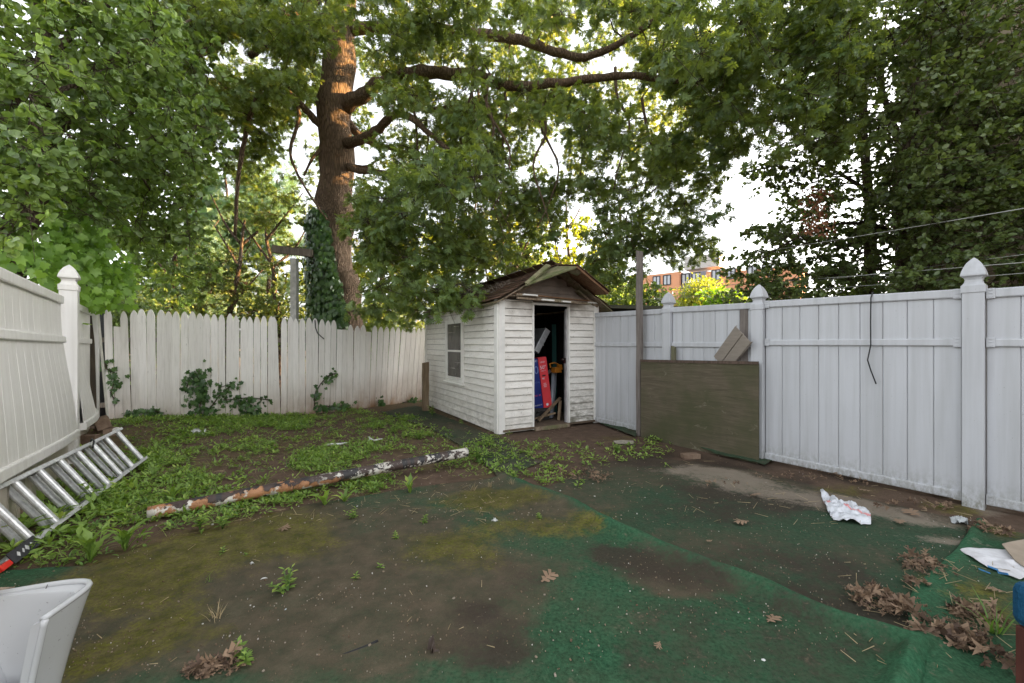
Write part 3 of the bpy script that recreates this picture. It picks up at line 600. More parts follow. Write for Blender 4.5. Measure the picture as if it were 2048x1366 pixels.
# hole in front siding
# roof: two shingled slopes
n = NM('brown shingles', .95, .1); av = n.attr('lv')
c = n.mix(av.outputs['Fac'], (.065, .038, .028), (.165, .092, .066)); c = n.mix(n.ramp(n.noise(n.coord(), 5, 5, .7), [(.4, 0), (.7, 1)]), c, (.11, .075, .05))
c = n.mix(n.ramp(n.noise(n.coord(), 2.2, 4), [(.55, 0), (.75, 1)]), c, (.07, .065, .035)); n.color(c).bump(n.noise(n.coord(), 160, 3), .5, .004); M['shingle'] = n.m
def slope(side):
    x_e = -.10 if side < 0 else WF+.20; ze = 2.045 if side < 0 else 1.985; xr = WF/2; zr = 2.665
    m = MB(); rows = 9; y0, y1 = -.16, LS+.18
    for r in range(rows):
        t0 = r/rows; t1 = (r+1.12)/rows if r < rows-1 else 1.0; yc = y0-.02*random.random(); wsh = .24
        yc -= (r % 2)*.12
        while yc < y1:
            ya = max(yc, y0-.03*random.random()*(r % 3)); yb = min(yc+wsh, y1)
            if yb-ya > .02:
                cc = random.random(); jg = random.uniform(-.014, .014)+(random.random() < .12)*-.02; q = []
                for (tt, yy, h) in ((t0+jg, ya, .020), (t0+jg+random.uniform(-.006, .006), yb-.006, .020), (t1, yb-.006, .002), (t1, ya, .002)):
                    sag = -.035*math.sin(math.pi*min(max((yy-y0)/(y1-y0), 0), 1))*(.4+.6*tt)
                    q.append((x_e+(xr-x_e)*tt, yy, ze+(zr-ze)*tt+h+sag))
                t = [(a[0], a[1], a[2]-.007) for a in q]
                m.add(q+t, [(0, 1, 2, 3), (7, 6, 5, 4), (0, 4, 5, 1), (1, 5, 6, 2), (2, 6, 7, 3), (3, 7, 4, 0)], cc)
            yc += wsh
    return m
rf = slope(-1).build('roof', M['shingle'], shed); slope(1).build('roof', M['shingle'], shed)
# roof deck under the shingles, ragged front edge, ridge cap
for side in (-1, 1):
    x_e = -.09 if side < 0 else WF+.19; ze = 2.045 if side < 0 else 1.985; m = MB()
    N = 10
    for i in range(N):
        t0 = i/N; t1 = (i+.96)/N; f = -.15-random.random()*.06
        q = []
        for tt in (t0, t1):
            for yy in (f, LS+.15):
                sag = 0 if abs(yy) < .3 else 0
                q.append((x_e+(WF/2-x_e)*tt, yy, ze+(2.665-ze)*tt-.050))
        q2 = [(a[0], a[1], a[2]+.018) for a in q]
        m.add(q+q2, [(0, 1, 3, 2), (4, 6, 7, 5), (0, 2, 6, 4), (1, 5, 7, 3), (0, 4, 5, 1), (2, 3, 7, 6)], random.random())
    m.build('roof_deck', M['rot'], shed)
m = MB()
for i in range(13):
    y = -.18+i*.3; s = -.035*math.sin(math.pi*min(1, max(0, (y+.16)/3.8)))
    m.bar((WF/2-.055, y, 2.672+s), (WF/2-.055, y+.28, 2.672+s+random.uniform(0, .012)), .15, .012, (.43, 0, .9), cc=random.random()); m.bar((WF/2+.055, y, 2.672+s), (WF/2+.055, y+.28, 2.672+s), .15, .012, (-.43, 0, .9), cc=random.random())
m.build('ridge_cap', M['shingle'], shed)
m = MB(); m.bar((WF/2-.05, .85, 2.70), (WF/2-.03, 2.1, 2.66), .09, .008, (.2, 0, 1)); m.build('ridge_flashing', plain('pale flashing', (.45, .44, .42), .4, .5), shed)
# projecting hood
def tri(a, b, c, d, th, mat, name, cc=.5):
    m = MB(); q = [np.array(k, float) for k in (a, b, c, d)]; nn = np.cross(q[1]-q[0], q[3]-q[0]); nn /= np.linalg.norm(nn)
    m.add([*q, *[k+nn*th for k in q]], [(0, 1, 2, 3), (7, 6, 5, 4), (0, 4, 5, 1), (1, 5, 6, 2), (2, 6, 7, 3), (3, 7, 4, 0)], cc); return m.build(name, mat, shed, bevel=.002)
hx = .965
tri((hx+.03, -.66, 2.545), (.27, -.33, 2.255), (.36, -.16, 2.33), (hx-.02, -.12, 2.63), .022, M['rotgreen'], 'hood_board')
tri((hx-.22, -.30, 2.60), (.30, -.36, 2.27), (.28, -.30, 2.30), (hx-.25, -.22, 2.63), .03, M['rotgreen'], 'hood_rafter')
tri((hx+.02, -.66, 2.55), (hx+.06, -.12, 2.64), (1.80, -.10, 2.24), (1.70, -.56, 2.20), .03, M['rust'], 'hood_board')
tri((hx+.02, -.665, 2.575), (hx+.06, -.125, 2.665), (1.83, -.11, 2.265), (1.73, -.57, 2.225), .012, M['shingle'], 'hood_shingles')
tri((hx-.06, -.60, 2.50), (hx+.18, -.63, 2.485), (hx+.14, -.50, 2.43), (hx-.03, -.52, 2.46), .02, M['rot'], 'splintered_end')
# rotten laths under the gable
m = MB()
for (x0, x1, y, z0, z1, w, h) in ((.10, 1.62, -.10, 2.115, 2.075, .10, .018), (.22, 1.35, -.17, 2.075, 2.06, .05, .03), (.20, .60, -.19, 2.125, 2.115, .04, .035), (.55, .90, -.20, 2.058, 2.048, .12, .02), (.95, 1.22, -.18, 2.05, 2.045, .12, .02), (1.25, 1.6, -.17, 2.045, 2.045, .14, .02), (1.0, 1.5, -.06, 2.10, 2.08, .08, .03), (.12, .45, -.05, 2.16, 2.13, .05, .04)):
    m.bar((x0, y, z0), (x1, y+random.uniform(-.03, .03), z1), h, w, (0, 1, 0), cc=random.random())
m.build('soffit_boards', M['rot'], shed, bevel=.003)
m = MB(); m.bar((.14, -.10, 2.15), (1.68, -.09, 2.11), .02, .05, (0, 1, 0)); m.build('rusty_strip', M['rust'], shed)
for (x0, x1, y, z) in ((.30, .55, -.215, 2.128), (.60, .82, -.275, 2.06), (1.0, 1.16, -.25, 2.055), (1.66, 1.90, -.06, 2.09)): m = MB(); m.bar((x0, y, z), (x1, y, z-.004), .022, .05, (0, 1, 0)); m.build('painted_lath', M['trim'], shed)
m = MB(); m.bar((.02, -.02, 2.05), (.52, -.05, 2.29), .035, .09, (0, 1, 0)); m.build('rake_trim', M['rot'], shed)
m = MB(); m.bar((1.90, -.02, 2.03), (1.45, -.05, 2.27), .035, .09, (0, 1, 0)); m.build('rake_trim', M['rot'], shed)
m = MB(); m.bar((.0, .12, 2.00), (.0, 3.45, 2.0), .025, .07, (1, 0, 0)); m.build('fascia', M['trim'], shed)
# twiggy debris on the roof
m = MB(); rr = random.Random(4)
for i in range(45):
    b0 = np.array([.28+rr.uniform(-.16, .2), .75+rr.uniform(-.35, .35), 0]); b0[2] = 2.08+(b0[0]+.1)*.58; d = np.array([rr.uniform(-.12, .12), rr.uniform(-.12, .12), rr.uniform(.0, .08)]); m.tube([b0, b0+d*.5+[0, 0, .02], b0+d], [.005, .004, .002], 4, cc=rr.random())
o = m.build('twig_pile', M['rawwood'])
mw = shed.matrix_basis.copy() if False else Matrix.Translation(Vector(SO)) @ Matrix.Rotation(ES, 4, 'Z'); o.matrix_basis = mw; props(o, 'small heap of dead twigs caught on the left roof slope of the shed', 'twigs', kind='stuff')
# ---- things kept inside the shed (own top-level objects)
def sl(x, y, z): v = mw @ Vector((x, y, z)); return (v.x, v.y, v.z)
def textmesh(body, size, mat, name, parent, mtx, align='CENTER', ext=.0006):
    cu = bpy.data.curves.new(name, 'FONT'); cu.body = body; cu.size = size; cu.align_x = align; cu.extrude = ext
    t = bpy.data.objects.new(name+'_src', cu); col.objects.link(t); dg = bpy.context.evaluated_depsgraph_get(); me = bpy.data.meshes.new_from_object(t.evaluated_get(dg)); bpy.data.objects.remove(t)
    me.name = name; me.materials.clear(); me.materials.append(mat); o = bpy.data.objects.new(name, me); col.objects.link(o); o.parent = parent; o.matrix_basis = mtx; return o
M['ink_w'] = plain('pale print', (.62, .60, .66), .6, var=.05); M['ink_b'] = plain('black print', (.02, .02, .02), .6)
# television carton: blue face toward us, red narrow end
root = thing('television_carton', 'tall blue and red television carton leaning inside the shed doorway', 'carton', sl(1.07, .45, .29), ES+R(-2)); root.scale = (.88, .88, .82)
blue = plain('blue carton', (.008, .022, .16), .5, .35, var=.2, scale=4); red = plain('red carton', (.62, .045, .055), .5, .35, var=.08, scale=4)
tilt = Matrix.Rotation(R(-7.5), 4, 'Y')
def bx(name, c, d, mat, par): m = MB(); m.box(c, d); o = m.build(name, mat, par, bevel=.002); o.matrix_basis = tilt; return o
fb = bx('body', (-.28, .0, .50), (.66, .13, 1.06), blue, root); re_ = bx('end_panel', (.102, -.02, .51), (.19, .135, 1.07), red, root); 
fm = lambda x, z, y=-.0665: tilt @ Matrix.Translation((x, y, z)) @ Matrix.Rotation(R(90), 4, 'X')
fr = lambda x, z: fm(x, z, -.0885)
textmesh('50"', .105, M['ink_w'], 'lettering', root, fr(.092, .80)); textmesh('UHD', .05, M['ink_w'], 'lettering', root, fr(.092, .93)); textmesh('SMART TV', .024, M['ink_w'], 'lettering', root, fr(.092, .755))
textmesh('4K', .06, M['ink_w'], 'lettering', root, fr(.075, .58)); textmesh('LED\nHDR\nWIFI', .035, M['ink_w'], 'lettering', root, fr(.092, .48))
textmesh('50', .23, plain('pale blue print', (.16, .20, .42), .6), 'lettering', root, fm(-.11, .72)); textmesh('CRYSTAL', .05, plain('dim blue print', (.10, .14, .34), .6), 'lettering', root, fm(-.10, .52)); textmesh('UHD  4K', .045, red, 'lettering', root, fm(-.10, .25)); textmesh('THIS SIDE UP', .032, M['ink_w'], 'lettering', root, fm(-.11, .05)); textmesh('SMART', .055, M['ink_w'], 'lettering', root, fm(-.08, .965))
m = MB(); m.box((.092, -.0885, .66), (.075, .003, .03)); o = m.build('hand_hole', M['ink_b'], root, bevel=.001); o.matrix_basis = tilt
m = MB(); m.tube([(.092, -.0865, .045), (.092, -.0895, .045)], .028, 14); o = m.build('round_mark', M['ink_w'], root); o.matrix_basis = tilt
# grey metal channel box above
m = MB(); rt = Matrix.Rotation(R(32), 3, 'Y'); m.box((0, 0, 0), (.11, .35, .46), rt); 
for k in (-.08, .05): m.tube([(.03+k*.3, -.18, k), (.03+k*.3, -.20, k)], .012, 8)
o = m.build('metal_housing', plain('galvanised metal', (.40, .41, .42), .35, .5, .6, var=.2), bevel=.004); o.matrix_basis = mw @ Matrix.Translation((1.09, .62, 1.44)); props(o, 'grey metal housing resting on top of the blue carton in the shed', 'metal box')
root = thing('chainsaw', 'orange power saw lying on grey pipes inside the shed doorway', 'power tool', sl(1.36, .44, .92), ES)
m = MB(); m.box((0.02, 0, .0), (.15, .14, .09), taper=.75); m.box((.09, .0, .05), (.07, .10, .09), taper=.8); m.tube([(-.10, 0, .04), (-.12, 0, .11), (-.02, 0, .13), (.06, 0, .10)], .014, 8); m.build('body', plain('orange plastic', (.42, .15, .012), .5, .4), root, bevel=.012)
m = MB(); m.prism([(0, -.03), (.30, -.02), (.32, 0), (.30, .02), (0, .03)], (-.10, .0, -.01), (-.8, 0, -.5), (-.5, 0, .8), (0, 1, 0), .01); m.build('guide_bar', plain('saw steel', (.3, .3, .3), .3, .5, .9), root)
for i, (x0, y0, x1, y1, l_) in enumerate(((1.20, .35, 1.36, .50, 'nearer grey plastic pipe leaning below the orange power saw'), (1.27, .42, 1.44, .55, 'farther grey plastic pipe leaning below the orange power saw'))):
    m = MB(); m.tube([sl(x0, y0, .10), sl(x1, y1, .86)], .032, 12); o = m.build('pipe', plain('grey pipe', (.22, .24, .27), .4), origin=sl(x0, y0, .10), smooth=True); props(o, l_, 'pipe')
m = MB(); m.bar(sl(1.60, .80, .08), sl(1.60, .82, 1.75), .09, .02); o = m.build('wooden_board', plain('teal paint', (.03, .10, .09), .6), origin=sl(1.18, .6, .08)); props(o, 'teal painted board standing behind the shed door edge', 'board')
for (a_, b_, w_, l_) in (((.86, .22, .10), (1.38, .32, .44), .05, 'brown timber offcut slanting up across the shed floor'), ((1.26, .20, .075), (1.34, .26, .40), .05, 'short brown timber stub leaning at the right of the shed doorway'), ((.80, .40, .09), (1.22, .24, .20), .04, 'low timber offcut lying under the slanting one on the shed floor')):
    m = MB(); m.bar(sl(*a_), sl(*b_), w_, .03); o = m.build('timber_offcut', M['dampwood'], origin=sl(*a_), bevel=.003); props(o, l_, 'timber')
m = MB(); m.bar(sl(1.0, 1.6, .1), sl(1.02, 1.62, 1.7), .05, .05); o = m.build('wooden_pole', plain('red brown handle', (.14, .03, .02), .6), origin=sl(1.0, 1.6, .1)); props(o, 'reddish upright pole in the dark at the back of the shed', 'pole')
m = MB(); m.box((0, 0, 0), (.50, .30, .20), taper=.92); m.tube([(-.1, -.16, .02), (-.1, -.19, .06), (.1, -.19, .06), (.1, -.16, .02)], .012, 6); o = m.build('tool_case', plain('black case', (.025, .024, .024), .6), bevel=.02); o.matrix_basis = mw @ Matrix.Translation((1.0, .50, .18)); props(o, 'dark tool case under the leaning television carton in the shed', 'case')
# ================================================================ OBJECTS IN THE YARD
# ---- rusty pipe
pa = G(296, 1028, .05); pb = np.array([(934-1024)/F*4.68, 4.68, .16]); pa[2] = .055
ax = pb-pa; L = np.linalg.norm(ax)
n = NM('flaking painted steel', .5, .4); tc = n.node('ShaderNodeTexCoord'); sp = n.node('ShaderNodeSeparateXYZ'); n.link(tc.outputs['Object'], sp.inputs[0]); x, y, z = sp.outputs
v = n.coord((1, 1, 1)); nz = n.noise(v, 7, 6, .65, .3); nf = n.noise(v, 26, 5, .7)
t = n.math('DIVIDE', x, L); tn = n.math('ADD', t, n.math('MULTIPLY', n.math('SUBTRACT', nz, .5), .22))
black = n.mix(nf, (.018, .018, .022), (.05, .045, .042)); brown = n.mix(nf, (.04, .028, .024), (.09, .06, .05)); rust = n.mix(nf, (.28, .10, .035), (.52, .29, .15)); white = n.mix(nf, (.50, .46, .40), (.72, .69, .63))
wv = n.node('ShaderNodeTexWave', wave_type='BANDS', bands_direction='X'); wv.inputs['Scale'].default_value = .55; wv.inputs['Distortion'].default_value = 5; wv.inputs['Detail'].default_value = 2; wv.inputs['Detail Scale'].default_value = 1.2; n.link(v, wv.inputs['Vector'])
dark = n.mix(n.ramp(n.noise(n.coord((5, .5, .5)), 1.4, 1), [(.47, 0), (.5, 1)]), black, brown)
c = dark
flake = n.ramp(n.math('ADD', n.math('MULTIPLY', nf, .55), n.math('MULTIPLY', n.noise(v, 3.2, 3), .6)), [(.585, 0), (.60, 1)])
zz = n.math('ADD', n.math('MULTIPLY', n.math('DIVIDE', z, .051), .5), n.math('MULTIPLY', n.math('SUBTRACT', nz, .5), 3.2))   # lower side more worn
worn = n.ramp(n.math('SUBTRACT', n.math('ADD', n.math('MULTIPLY', n.math('SUBTRACT', 1, t), .75), n.math('MULTIPLY', zz, -.55)), .0), [(.40, 0), (.43, 1)])
rustpart = n.mix(n.ramp(n.noise(v, 6.5, 6, .65), [(.54, 0), (.58, 1)]), rust, white)
c = n.mix(n.math('MULTIPLY', flake, n.ramp(t, [(.42, 0), (.5, 1)])), c, white)
c = n.mix(n.math('MULTIPLY', worn, n.ramp(tn, [(.42, 1), (.72, 0)])), c, rustpart)
n.color(c).bump(n.math('ADD', n.math('ADD', n.math('MULTIPLY', flake, .8), n.math('MULTIPLY', worn, -.8)), nf), .8, .006); M['pipe'] = n.m
m = MB(); N = 40; R0 = .051
pts = [(L*i/N, .0+.012*math.sin(i/N*math.pi*1.0), 0.0) for i in range(N+1)]
m.tube(pts, R0, 28, cap=False); m.tube(pts, R0-.006, 28, cap=False)
ring = 28; base2 = (N+1)*ring
fe = [(k, base2+k, base2+(k+1) % ring, (k+1) % ring) for k in range(ring)]+[(N*ring+k, N*ring+(k+1) % ring, base2+N*ring+(k+1) % ring, base2+N*ring+k) for k in range(ring)]
m.f += fe
o = m.build('steel_pipe', M['pipe'], smooth=True); xx = Vector(ax/L); yy = Vector((0, 0, 1)).cross(xx).normalized(); zz_ = xx.cross(yy)
o.matrix_basis = Matrix.Translation(Vector(pa)) @ Matrix((xx, yy, zz_)).transposed().to_4x4()
props(o, 'long rusty steel pipe with flaking black and white paint lying across the weeds', 'pipe')
m = MB(); m.box((0, 0, .03), (.20, .10, .07), R(20)); q = G(905, 938)
# ---- ladder
lp = np.array([-3.046, 2.479, .045]); le = np.array([-4.20, 4.76, .06]); u = (le-lp)/np.linalg.norm(le-lp); LL = np.linalg.norm(le-lp)
nh = np.array([-u[1], u[0], 0]); nh /= np.linalg.norm(nh); th = R(57); wv_ = nh*math.cos(th)+np.array([0, 0, 1])*math.sin(th); wid = .44; out = np.cross(u, wv_)
if out[2] < 0: out = -out
n = NM('scuffed aluminium', .38, .5); n.b.inputs['Metallic'].default_value = .55; v = n.coord((30, 30, 30)); n.color(n.mix(n.ramp(n.noise(v, 1, 5, .7), [(.35, 0), (.75, 1)]), (.50, .50, .51), (.80, .81, .82)))
rr_ = n.ramp(n.noise(n.coord(), 12, 4), [(.3, .32), (.8, .6)]); n.link(rr_, n.b.inputs['Roughness']); M['alu'] = n.m
lad = thing('extension_ladder', 'aluminium extension ladder lying tipped on its side rail against the left white fence', 'ladder', lp)
def lpt(s, w, o_): return lp+u*s+wv_*w+out*o_
def railmesh(w, o_, s0, s1):
    m = MB(); s_ = 1 if w == 0 else -1    # C channel
    A = lambda s: [lpt(s, w+s_*.000, o_+.035), lpt(s, w+s_*.028, o_+.035), lpt(s, w+s_*.028, o_+.031), lpt(s, w+s_*.004, o_+.031), lpt(s, w+s_*.004, o_-.031), lpt(s, w+s_*.028, o_-.031), lpt(s, w+s_*.028, o_-.035), lpt(s, w, o_-.035)]
    a, b = A(s0), A(s1); m.add(a+b, [(k, (k+1) % 8, 8+(k+1) % 8, 8+k) for k in range(8)]+[tuple(range(8)), tuple(range(8, 16))[::-1]]); return m
s1r = .305; off = {0: .0, 1: -.078}
for sec, (sa, sb) in ((0, (0.0, LL)), (1, (.05, LL-.03))):
    for w in (0, wid): railmesh(w, off[sec], sa, sb).build('side_rail', M['alu'], lad, sub=lad.location)
    s = .34+(.05 if sec else 0)
    while s < sb-.03:
        m = MB(); k = 10; ra = .024
        m.tube([lpt(s, .004, off[sec]), lpt(s, wid-.004, off[sec])], ra, 12)
        for dd in (-.011, .0, .011): m.bar(lpt(s+dd, .03, off[sec]+.019), lpt(s+dd, wid-.03, off[sec]+.019), .004, .004)
        m.build('rung', M['alu'], lad, sub=lad.location, smooth=False); s += s1r
m = MB(); m.bar(lpt(.02, .014, .04), lpt(.30, .014, .04), .075, .006, tuple(out)); m.bar(lpt(.05, -.004, .0), lpt(.24, -.004, .0), .006, .075, tuple(out)); m.build('warning_label', plain('black worn label', (.035, .035, .04), .5, var=.3, scale=30), lad, sub=lad.location)
m = MB()
for sx, ww in ((.08, .02), (.13, .012), (.17, .026), (.215, .014)): m.bar(lpt(sx, .002, .0445), lpt(sx+.02, .022, .0445), ww, .002, tuple(out))
m.build('label_print', plain('scuffed print', (.5, .5, .5), .6), lad, sub=lad.location)
m = MB(); m.bar(lpt(-.07, .0, .0), lpt(.03, .0, .0), .035, .075, tuple(out)); m.build('red_foot', plain('red plastic', (.60, .03, .02), .45), lad, sub=lad.location, bevel=.004)
for s in (LL-.02,):
    for w in (0., wid): m = MB(); m.tube([lpt(s, w, -.02), lpt(s+.07, w, -.02)], [.03, .022], 10); m.build('end_cap', plain('milky plastic', (.55, .54, .50), .5), lad, sub=lad.location, bevel=.002)
for s in (.95,):
    m = MB(); m.bar(lpt(s, .03, -.05), lpt(s+.10, .03, .03), .02, .012); m.bar(lpt(s, wid-.03, -.05), lpt(s+.10, wid-.03, .03), .02, .012); m.tube([lpt(s+.03, .03, -.03), lpt(s+.03, wid-.03, -.03)], .008, 8); m.build('rung_lock', plain('lock metal', (.25, .25, .25), .4, .5, .8), lad, sub=lad.location)
m = MB(); c0 = lpt(1.78, wid, .04); m.tube([c0, c0+[.03, -.02, .03], c0+[.09, -.06, .02], c0+[.12, -.10, -.04]], .007, 6); o = m.build('electric_lead', M['ink_b'], origin=c0, smooth=True); props(o, 'short black cord looped over the upper rail of the ladder', 'cord')
m = MB(); m.bar((-4.05, 2.6, .35), (-3.75, 3.35, .03), .10, .05); o = m.build('wooden_board', M['dampwood'], origin=(-3.75, 3.35, 0)); props(o, 'dark brown board sloping down behind the near end of the ladder', 'board')
# ---- bricks
brick = NM('worn brick', .9, .15); v = brick.coord(); brick.color(brick.mix(brick.ramp(brick.noise(v, 14, 5, .7), [(.3, 0), (.7, 1)]), (.13, .085, .06), (.25, .18, .13))); brick.bump(brick.noise(v, 60, 4), .6, .006); M['brick'] = brick.m
def brick_(c, d, rz, lab, tilt=0, mat='brick', hole=False):
    m = MB(); nx = 6; x, y, z = [k/2 for k in d]; m.box((0, 0, z), d)
    o = m.build('brick', M[mat], bevel=.008); o.location = [float(k) for k in c]; o.rotation_euler = (tilt, 0, rz); return props(o, lab, 'brick')
q = G(1381, 917); brick_(q, (.21, .10, .062), R(8), 'single brick lying flat on the ground in front of the plywood sheet')
q = np.array([-5.92, 6.02]); brick_((q[0], q[1], .16), (.24, .16, .16), R(-40), 'large mossy brown block on top of a brick between ladder end and corner', .25)
brick_((q[0]+.02, q[1]+.02, .0), (.24, .2, .16), R(-20), 'brown block underneath the large mossy one at the fence corner')
brick_((-5.72, 5.62, .02), (.20, .10, .13), R(10), 'dark red brick standing just above the far end of the ladder')
# ---- flat tile and small litter
m = MB(); m.prism([(-.13, -.06), (.10, -.08), (.14, .05), (-.02, .09), (-.14, .05)], (*G(1249, 888)[:2], .02), (1, 0, 0), (0, 1, .05), (0, 0, 1), .012); o = m.build('stone_slab', plain('pale stone', (.30, .27, .22), .8, var=.3, scale=20), origin=G(1249, 888)); props(o, 'thin pale stone slab on the soil between shed and plywood', 'slab')
# ---- crumpled plastic bags
def sheet(name, outline, mat, lab, cat, amp=.035, res=26, stripe=None, lift=.015, seed=1, origin=None, freq=9):
    P2 = np.array(outline, float); c = P2.mean(0); N = len(P2)*6; th = np.linspace(0, 2*np.pi, N, endpoint=False)
    ang = np.arctan2(P2[:, 1]-c[1], P2[:, 0]-c[0]); pts = np.concatenate([P2, P2[:1]]); B = []
    d = np.r_[0, np.cumsum(np.hypot(*(pts[1:]-pts[:-1]).T))]; tt = np.linspace(0, d[-1], N, endpoint=False); B = np.stack([np.interp(tt, d, pts[:, 0]), np.interp(tt, d, pts[:, 1])], -1)
    B += .008*(np.stack([fbm(tt*14, tt*0+seed, 3), fbm(tt*14, tt*0+seed+9, 6)], -1)-.5)
    rs = np.linspace(0, 1, res); A = c+(B-c)[None]*rs[:, None, None]; x, y = A[..., 0], A[..., 1]
    rid = 1-2*np.abs(fbm(x*freq, y*freq, seed, 4)-.5)*2; z = gz(x, y)+lift+amp*np.clip(rid-.45, 0, 1)*1.6*(1-.4*rs[:, None])
    V = np.stack([x, y, z], -1); idx = np.arange(res*N).reshape(res, N); nx_ = np.roll(idx, -1, 1)
    Fc = np.stack([idx[:-1], idx[1:], nx_[1:], nx_[:-1]], -1).reshape(-1, 4)
    o = np_mesh(name, V.reshape(-1, 3), Fc, mat, smooth=False, origin=(c[0], c[1], 0)); props(o, lab, cat)
    s = o.modifiers.new('thick', 'SOLIDIFY'); s.thickness = .002; return o
bagpx = [(1640, 986), (1652, 990), (1668, 1003), (1690, 1009), (1712, 1012), (1724, 1022), (1741, 1035), (1742, 1052), (1722, 1052), (1700, 1049), (1668, 1044), (1655, 1028), (1648, 1010)]
n = NM('thin white plastic', .35, .45); x, y, z = n.sepz(); rr0 = G(1652, 995)[:2]; b0 = G(1697, 1027)[:2]-np.array([G(p, q)[:2] for p, q in bagpx]).mean(0)
d1 = n.math('ADD', n.math('MULTIPLY', n.math('SUBTRACT', x, float(b0[0])), .93), n.math('MULTIPLY', n.math('SUBTRACT', y, float(b0[1])), .36))
st = n.ramp(n.math('ABSOLUTE', n.math('ADD', d1, n.math('MULTIPLY', n.math('SUBTRACT', n.noise(n.coord(), 9, 2), .5), .04))), [(.012, 1), (.018, 0)])
n.color(n.mix(n.math('MULTIPLY', st, .75), n.mix(n.noise(n.coord(), 14, 4), (.50, .52, .56), (.74, .75, .78)), (.62, .14, .13))); n.bump(n.noise(n.coord(), 30, 4, .7, 1), .5, .01); n.b.inputs['Subsurface Weight'].default_value = 0
o = sheet('plastic_bag', [G(*p)[:2] for p in bagpx], n.m, 'crumpled white plastic bag with a faded red stripe lying on the dark carpet', 'plastic bag', .07, 26, seed=4)
n = NM('printed paper sack', .6, .3); x, y, z = n.sepz(); n.color(n.mix(n.ramp(n.noise(n.coord((1, 1, 1)), 3.5, 5, .7, .5), [(.42, 0), (.75, 1)]), (.66, .66, .68), (.36, .34, .34))); n.bump(n.noise(n.coord(), 18, 4), .3, .008)
sp_ = [(1919, 1109), (1932, 1118), (1975, 1143), (2015, 1158), (2040, 1168), (2075, 1150), (2090, 1128), (2052, 1122), (2035, 1110), (2006, 1110), (1972, 1106), (1936, 1106)]
paper = sheet('paper_sack', [G(*p)[:2] for p in sp_], n.m, 'flat white printed sack with blue marks at the right edge beside the blue cushion', 'sack', .018, 22, seed=8, lift=.03, freq=5)
bl = plain('faded blue print', (.05, .20, .42), .7, var=.3, scale=60); m = MB()
def mark(px0, py0, px1, py1, w, hgt=.052):
    a = G(px0, py0, hgt); b = G(px1, py1, hgt); m.bar(a, b, w, .003)
rr = random.Random(3)
for k in range(7): x0 = 1976+k*3.0; mark(x0, 1131+k*1.1, x0+1.5, 1134.5+k*1.1, .006)
for k in range(6): x0 = 1997+k*3.2; mark(x0, 1143.5+k*.5, x0+2, 1147+k*.5, .010)
for k in range(10): x0 = 1958+k*2.3; mark(x0, 1137+k*.9, x0+1, 1139+k*.9, .005)
m.build('print_marks', bl, paper, sub=paper.location)
cb = [(2004, 1092), (2030, 1116), (2060, 1132), (2120, 1128), (2100, 1085), (2020, 1090)]
m = MB(); pts = [G(*p, .06) for p in cb]; c0 = np.mean(pts, 0); m.prism([(p[0]-c0[0], p[1]-c0[1]) for p in pts][::-1], c0, (1, 0, .08), (0, 1, .12), (0, 0, 1), .008)
o = m.build('cardboard_piece', plain('damp cardboard', (.32, .26, .20), .85, var=.2, scale=8), origin=c0); props(o, 'torn tan cardboard piece lying over the white printed sack at the right edge', 'cardboard')
# ---- black stick, cable on fence, small litter
m = MB(); q = [G(655, 1318, .012), G(690, 1309, .016), G(725, 1296, .018), G(745, 1287, .02), G(756, 1281, .026)]; m.tube(q, [.006, .007, .007, .007, .006], 8); o = m.build('rubber_strip', M['ink_b'], origin=q[0], smooth=True); props(o, 'short black rubber strip lying on the dirty foreground carpet', 'strip')
def on_fence(px, z, off=.05):
    t = (px-1024)/F; a, b = PRb, PRa; d = b-a; s = (t*a[1]-a[0])/(d[0]-t*d[1]); q = a+d*s+nR*off; return np.array([q[0], q[1], z if z < 5 else H+(688-z)/F*q[1]])
m = MB(); q = [on_fence(1748, 1.862, -.03), on_fence(1746, 1.885, .01), on_fence(1745, 596, .055), on_fence(1744, 640, .05), on_fence(1745, 690, .06), on_fence(1738, 720, .05), on_fence(1745, 742, .05), on_fence(1755, 768, .05)]
m.tube(q, .0055, 7); o = m.build('black_cable', M['ink_b'], origin=q[0], smooth=True); props(o, 'thin black cable end hanging over the top of the right white fence', 'cable')
def on_picket(px, py, off=.03):
    c = fence_at(px); return np.array([c[0]+off*.3, c[1]-off, H+(688-py)/F*(c[1]-off)])
m = MB(); q = [on_picket(629, 640), on_picket(630, 655), on_picket(634, 666), on_picket(641, 673), on_picket(647, 678)]; m.tube(q, .009, 7); o = m.build('black_cable', M['ink_b'], origin=q[0], smooth=True); props(o, 'short black hose end curling down over the top of the white pickets', 'cable')
def litter(px, py, w, lab, col_=(.62, .62, .60), kind='paper_scrap', seed=0, amp=.02, asp=.5):
    c = G(px, py); rr = random.Random(seed+int(px)); out_ = []
    for k in range(8):
        a = 2*math.pi*k/8; r_ = w*rr.uniform(.6, 1.1); out_.append((c[0]+r_*math.cos(a), c[1]+asp*r_*math.sin(a)))
    return sheet(kind, out_, plain(kind, col_, .5, .4, var=.15), lab, 'litter', amp, 8, seed=seed+1, lift=.012, freq=20)
litter(990, 1046, .04, 'small folded white paper scrap near the middle of the mossy carpet', seed=3, amp=.04)
litter(1532, 1330, .022, 'tiny white crumb of litter near the bottom edge, the left one of two', seed=4)
litter(1590, 1329, .028, 'tiny white curled scrap near the bottom edge, the right one of two', seed=5)
litter(398, 874, .13, 'crumpled white wrapper in the weeds near the picket fence', seed=6, amp=.12, asp=.8)
litter(524, 1163, .03, 'little white scrap on the brown carpet left of a green seedling', seed=7)
litter(570, 1227, .02, 'bluish white sliver of plastic on the brown carpet', (.5, .56, .62), seed=8)
litter(500, 1134, .025, 'white curled flake above the little scrap on the mossy carpet', seed=9, amp=.05)
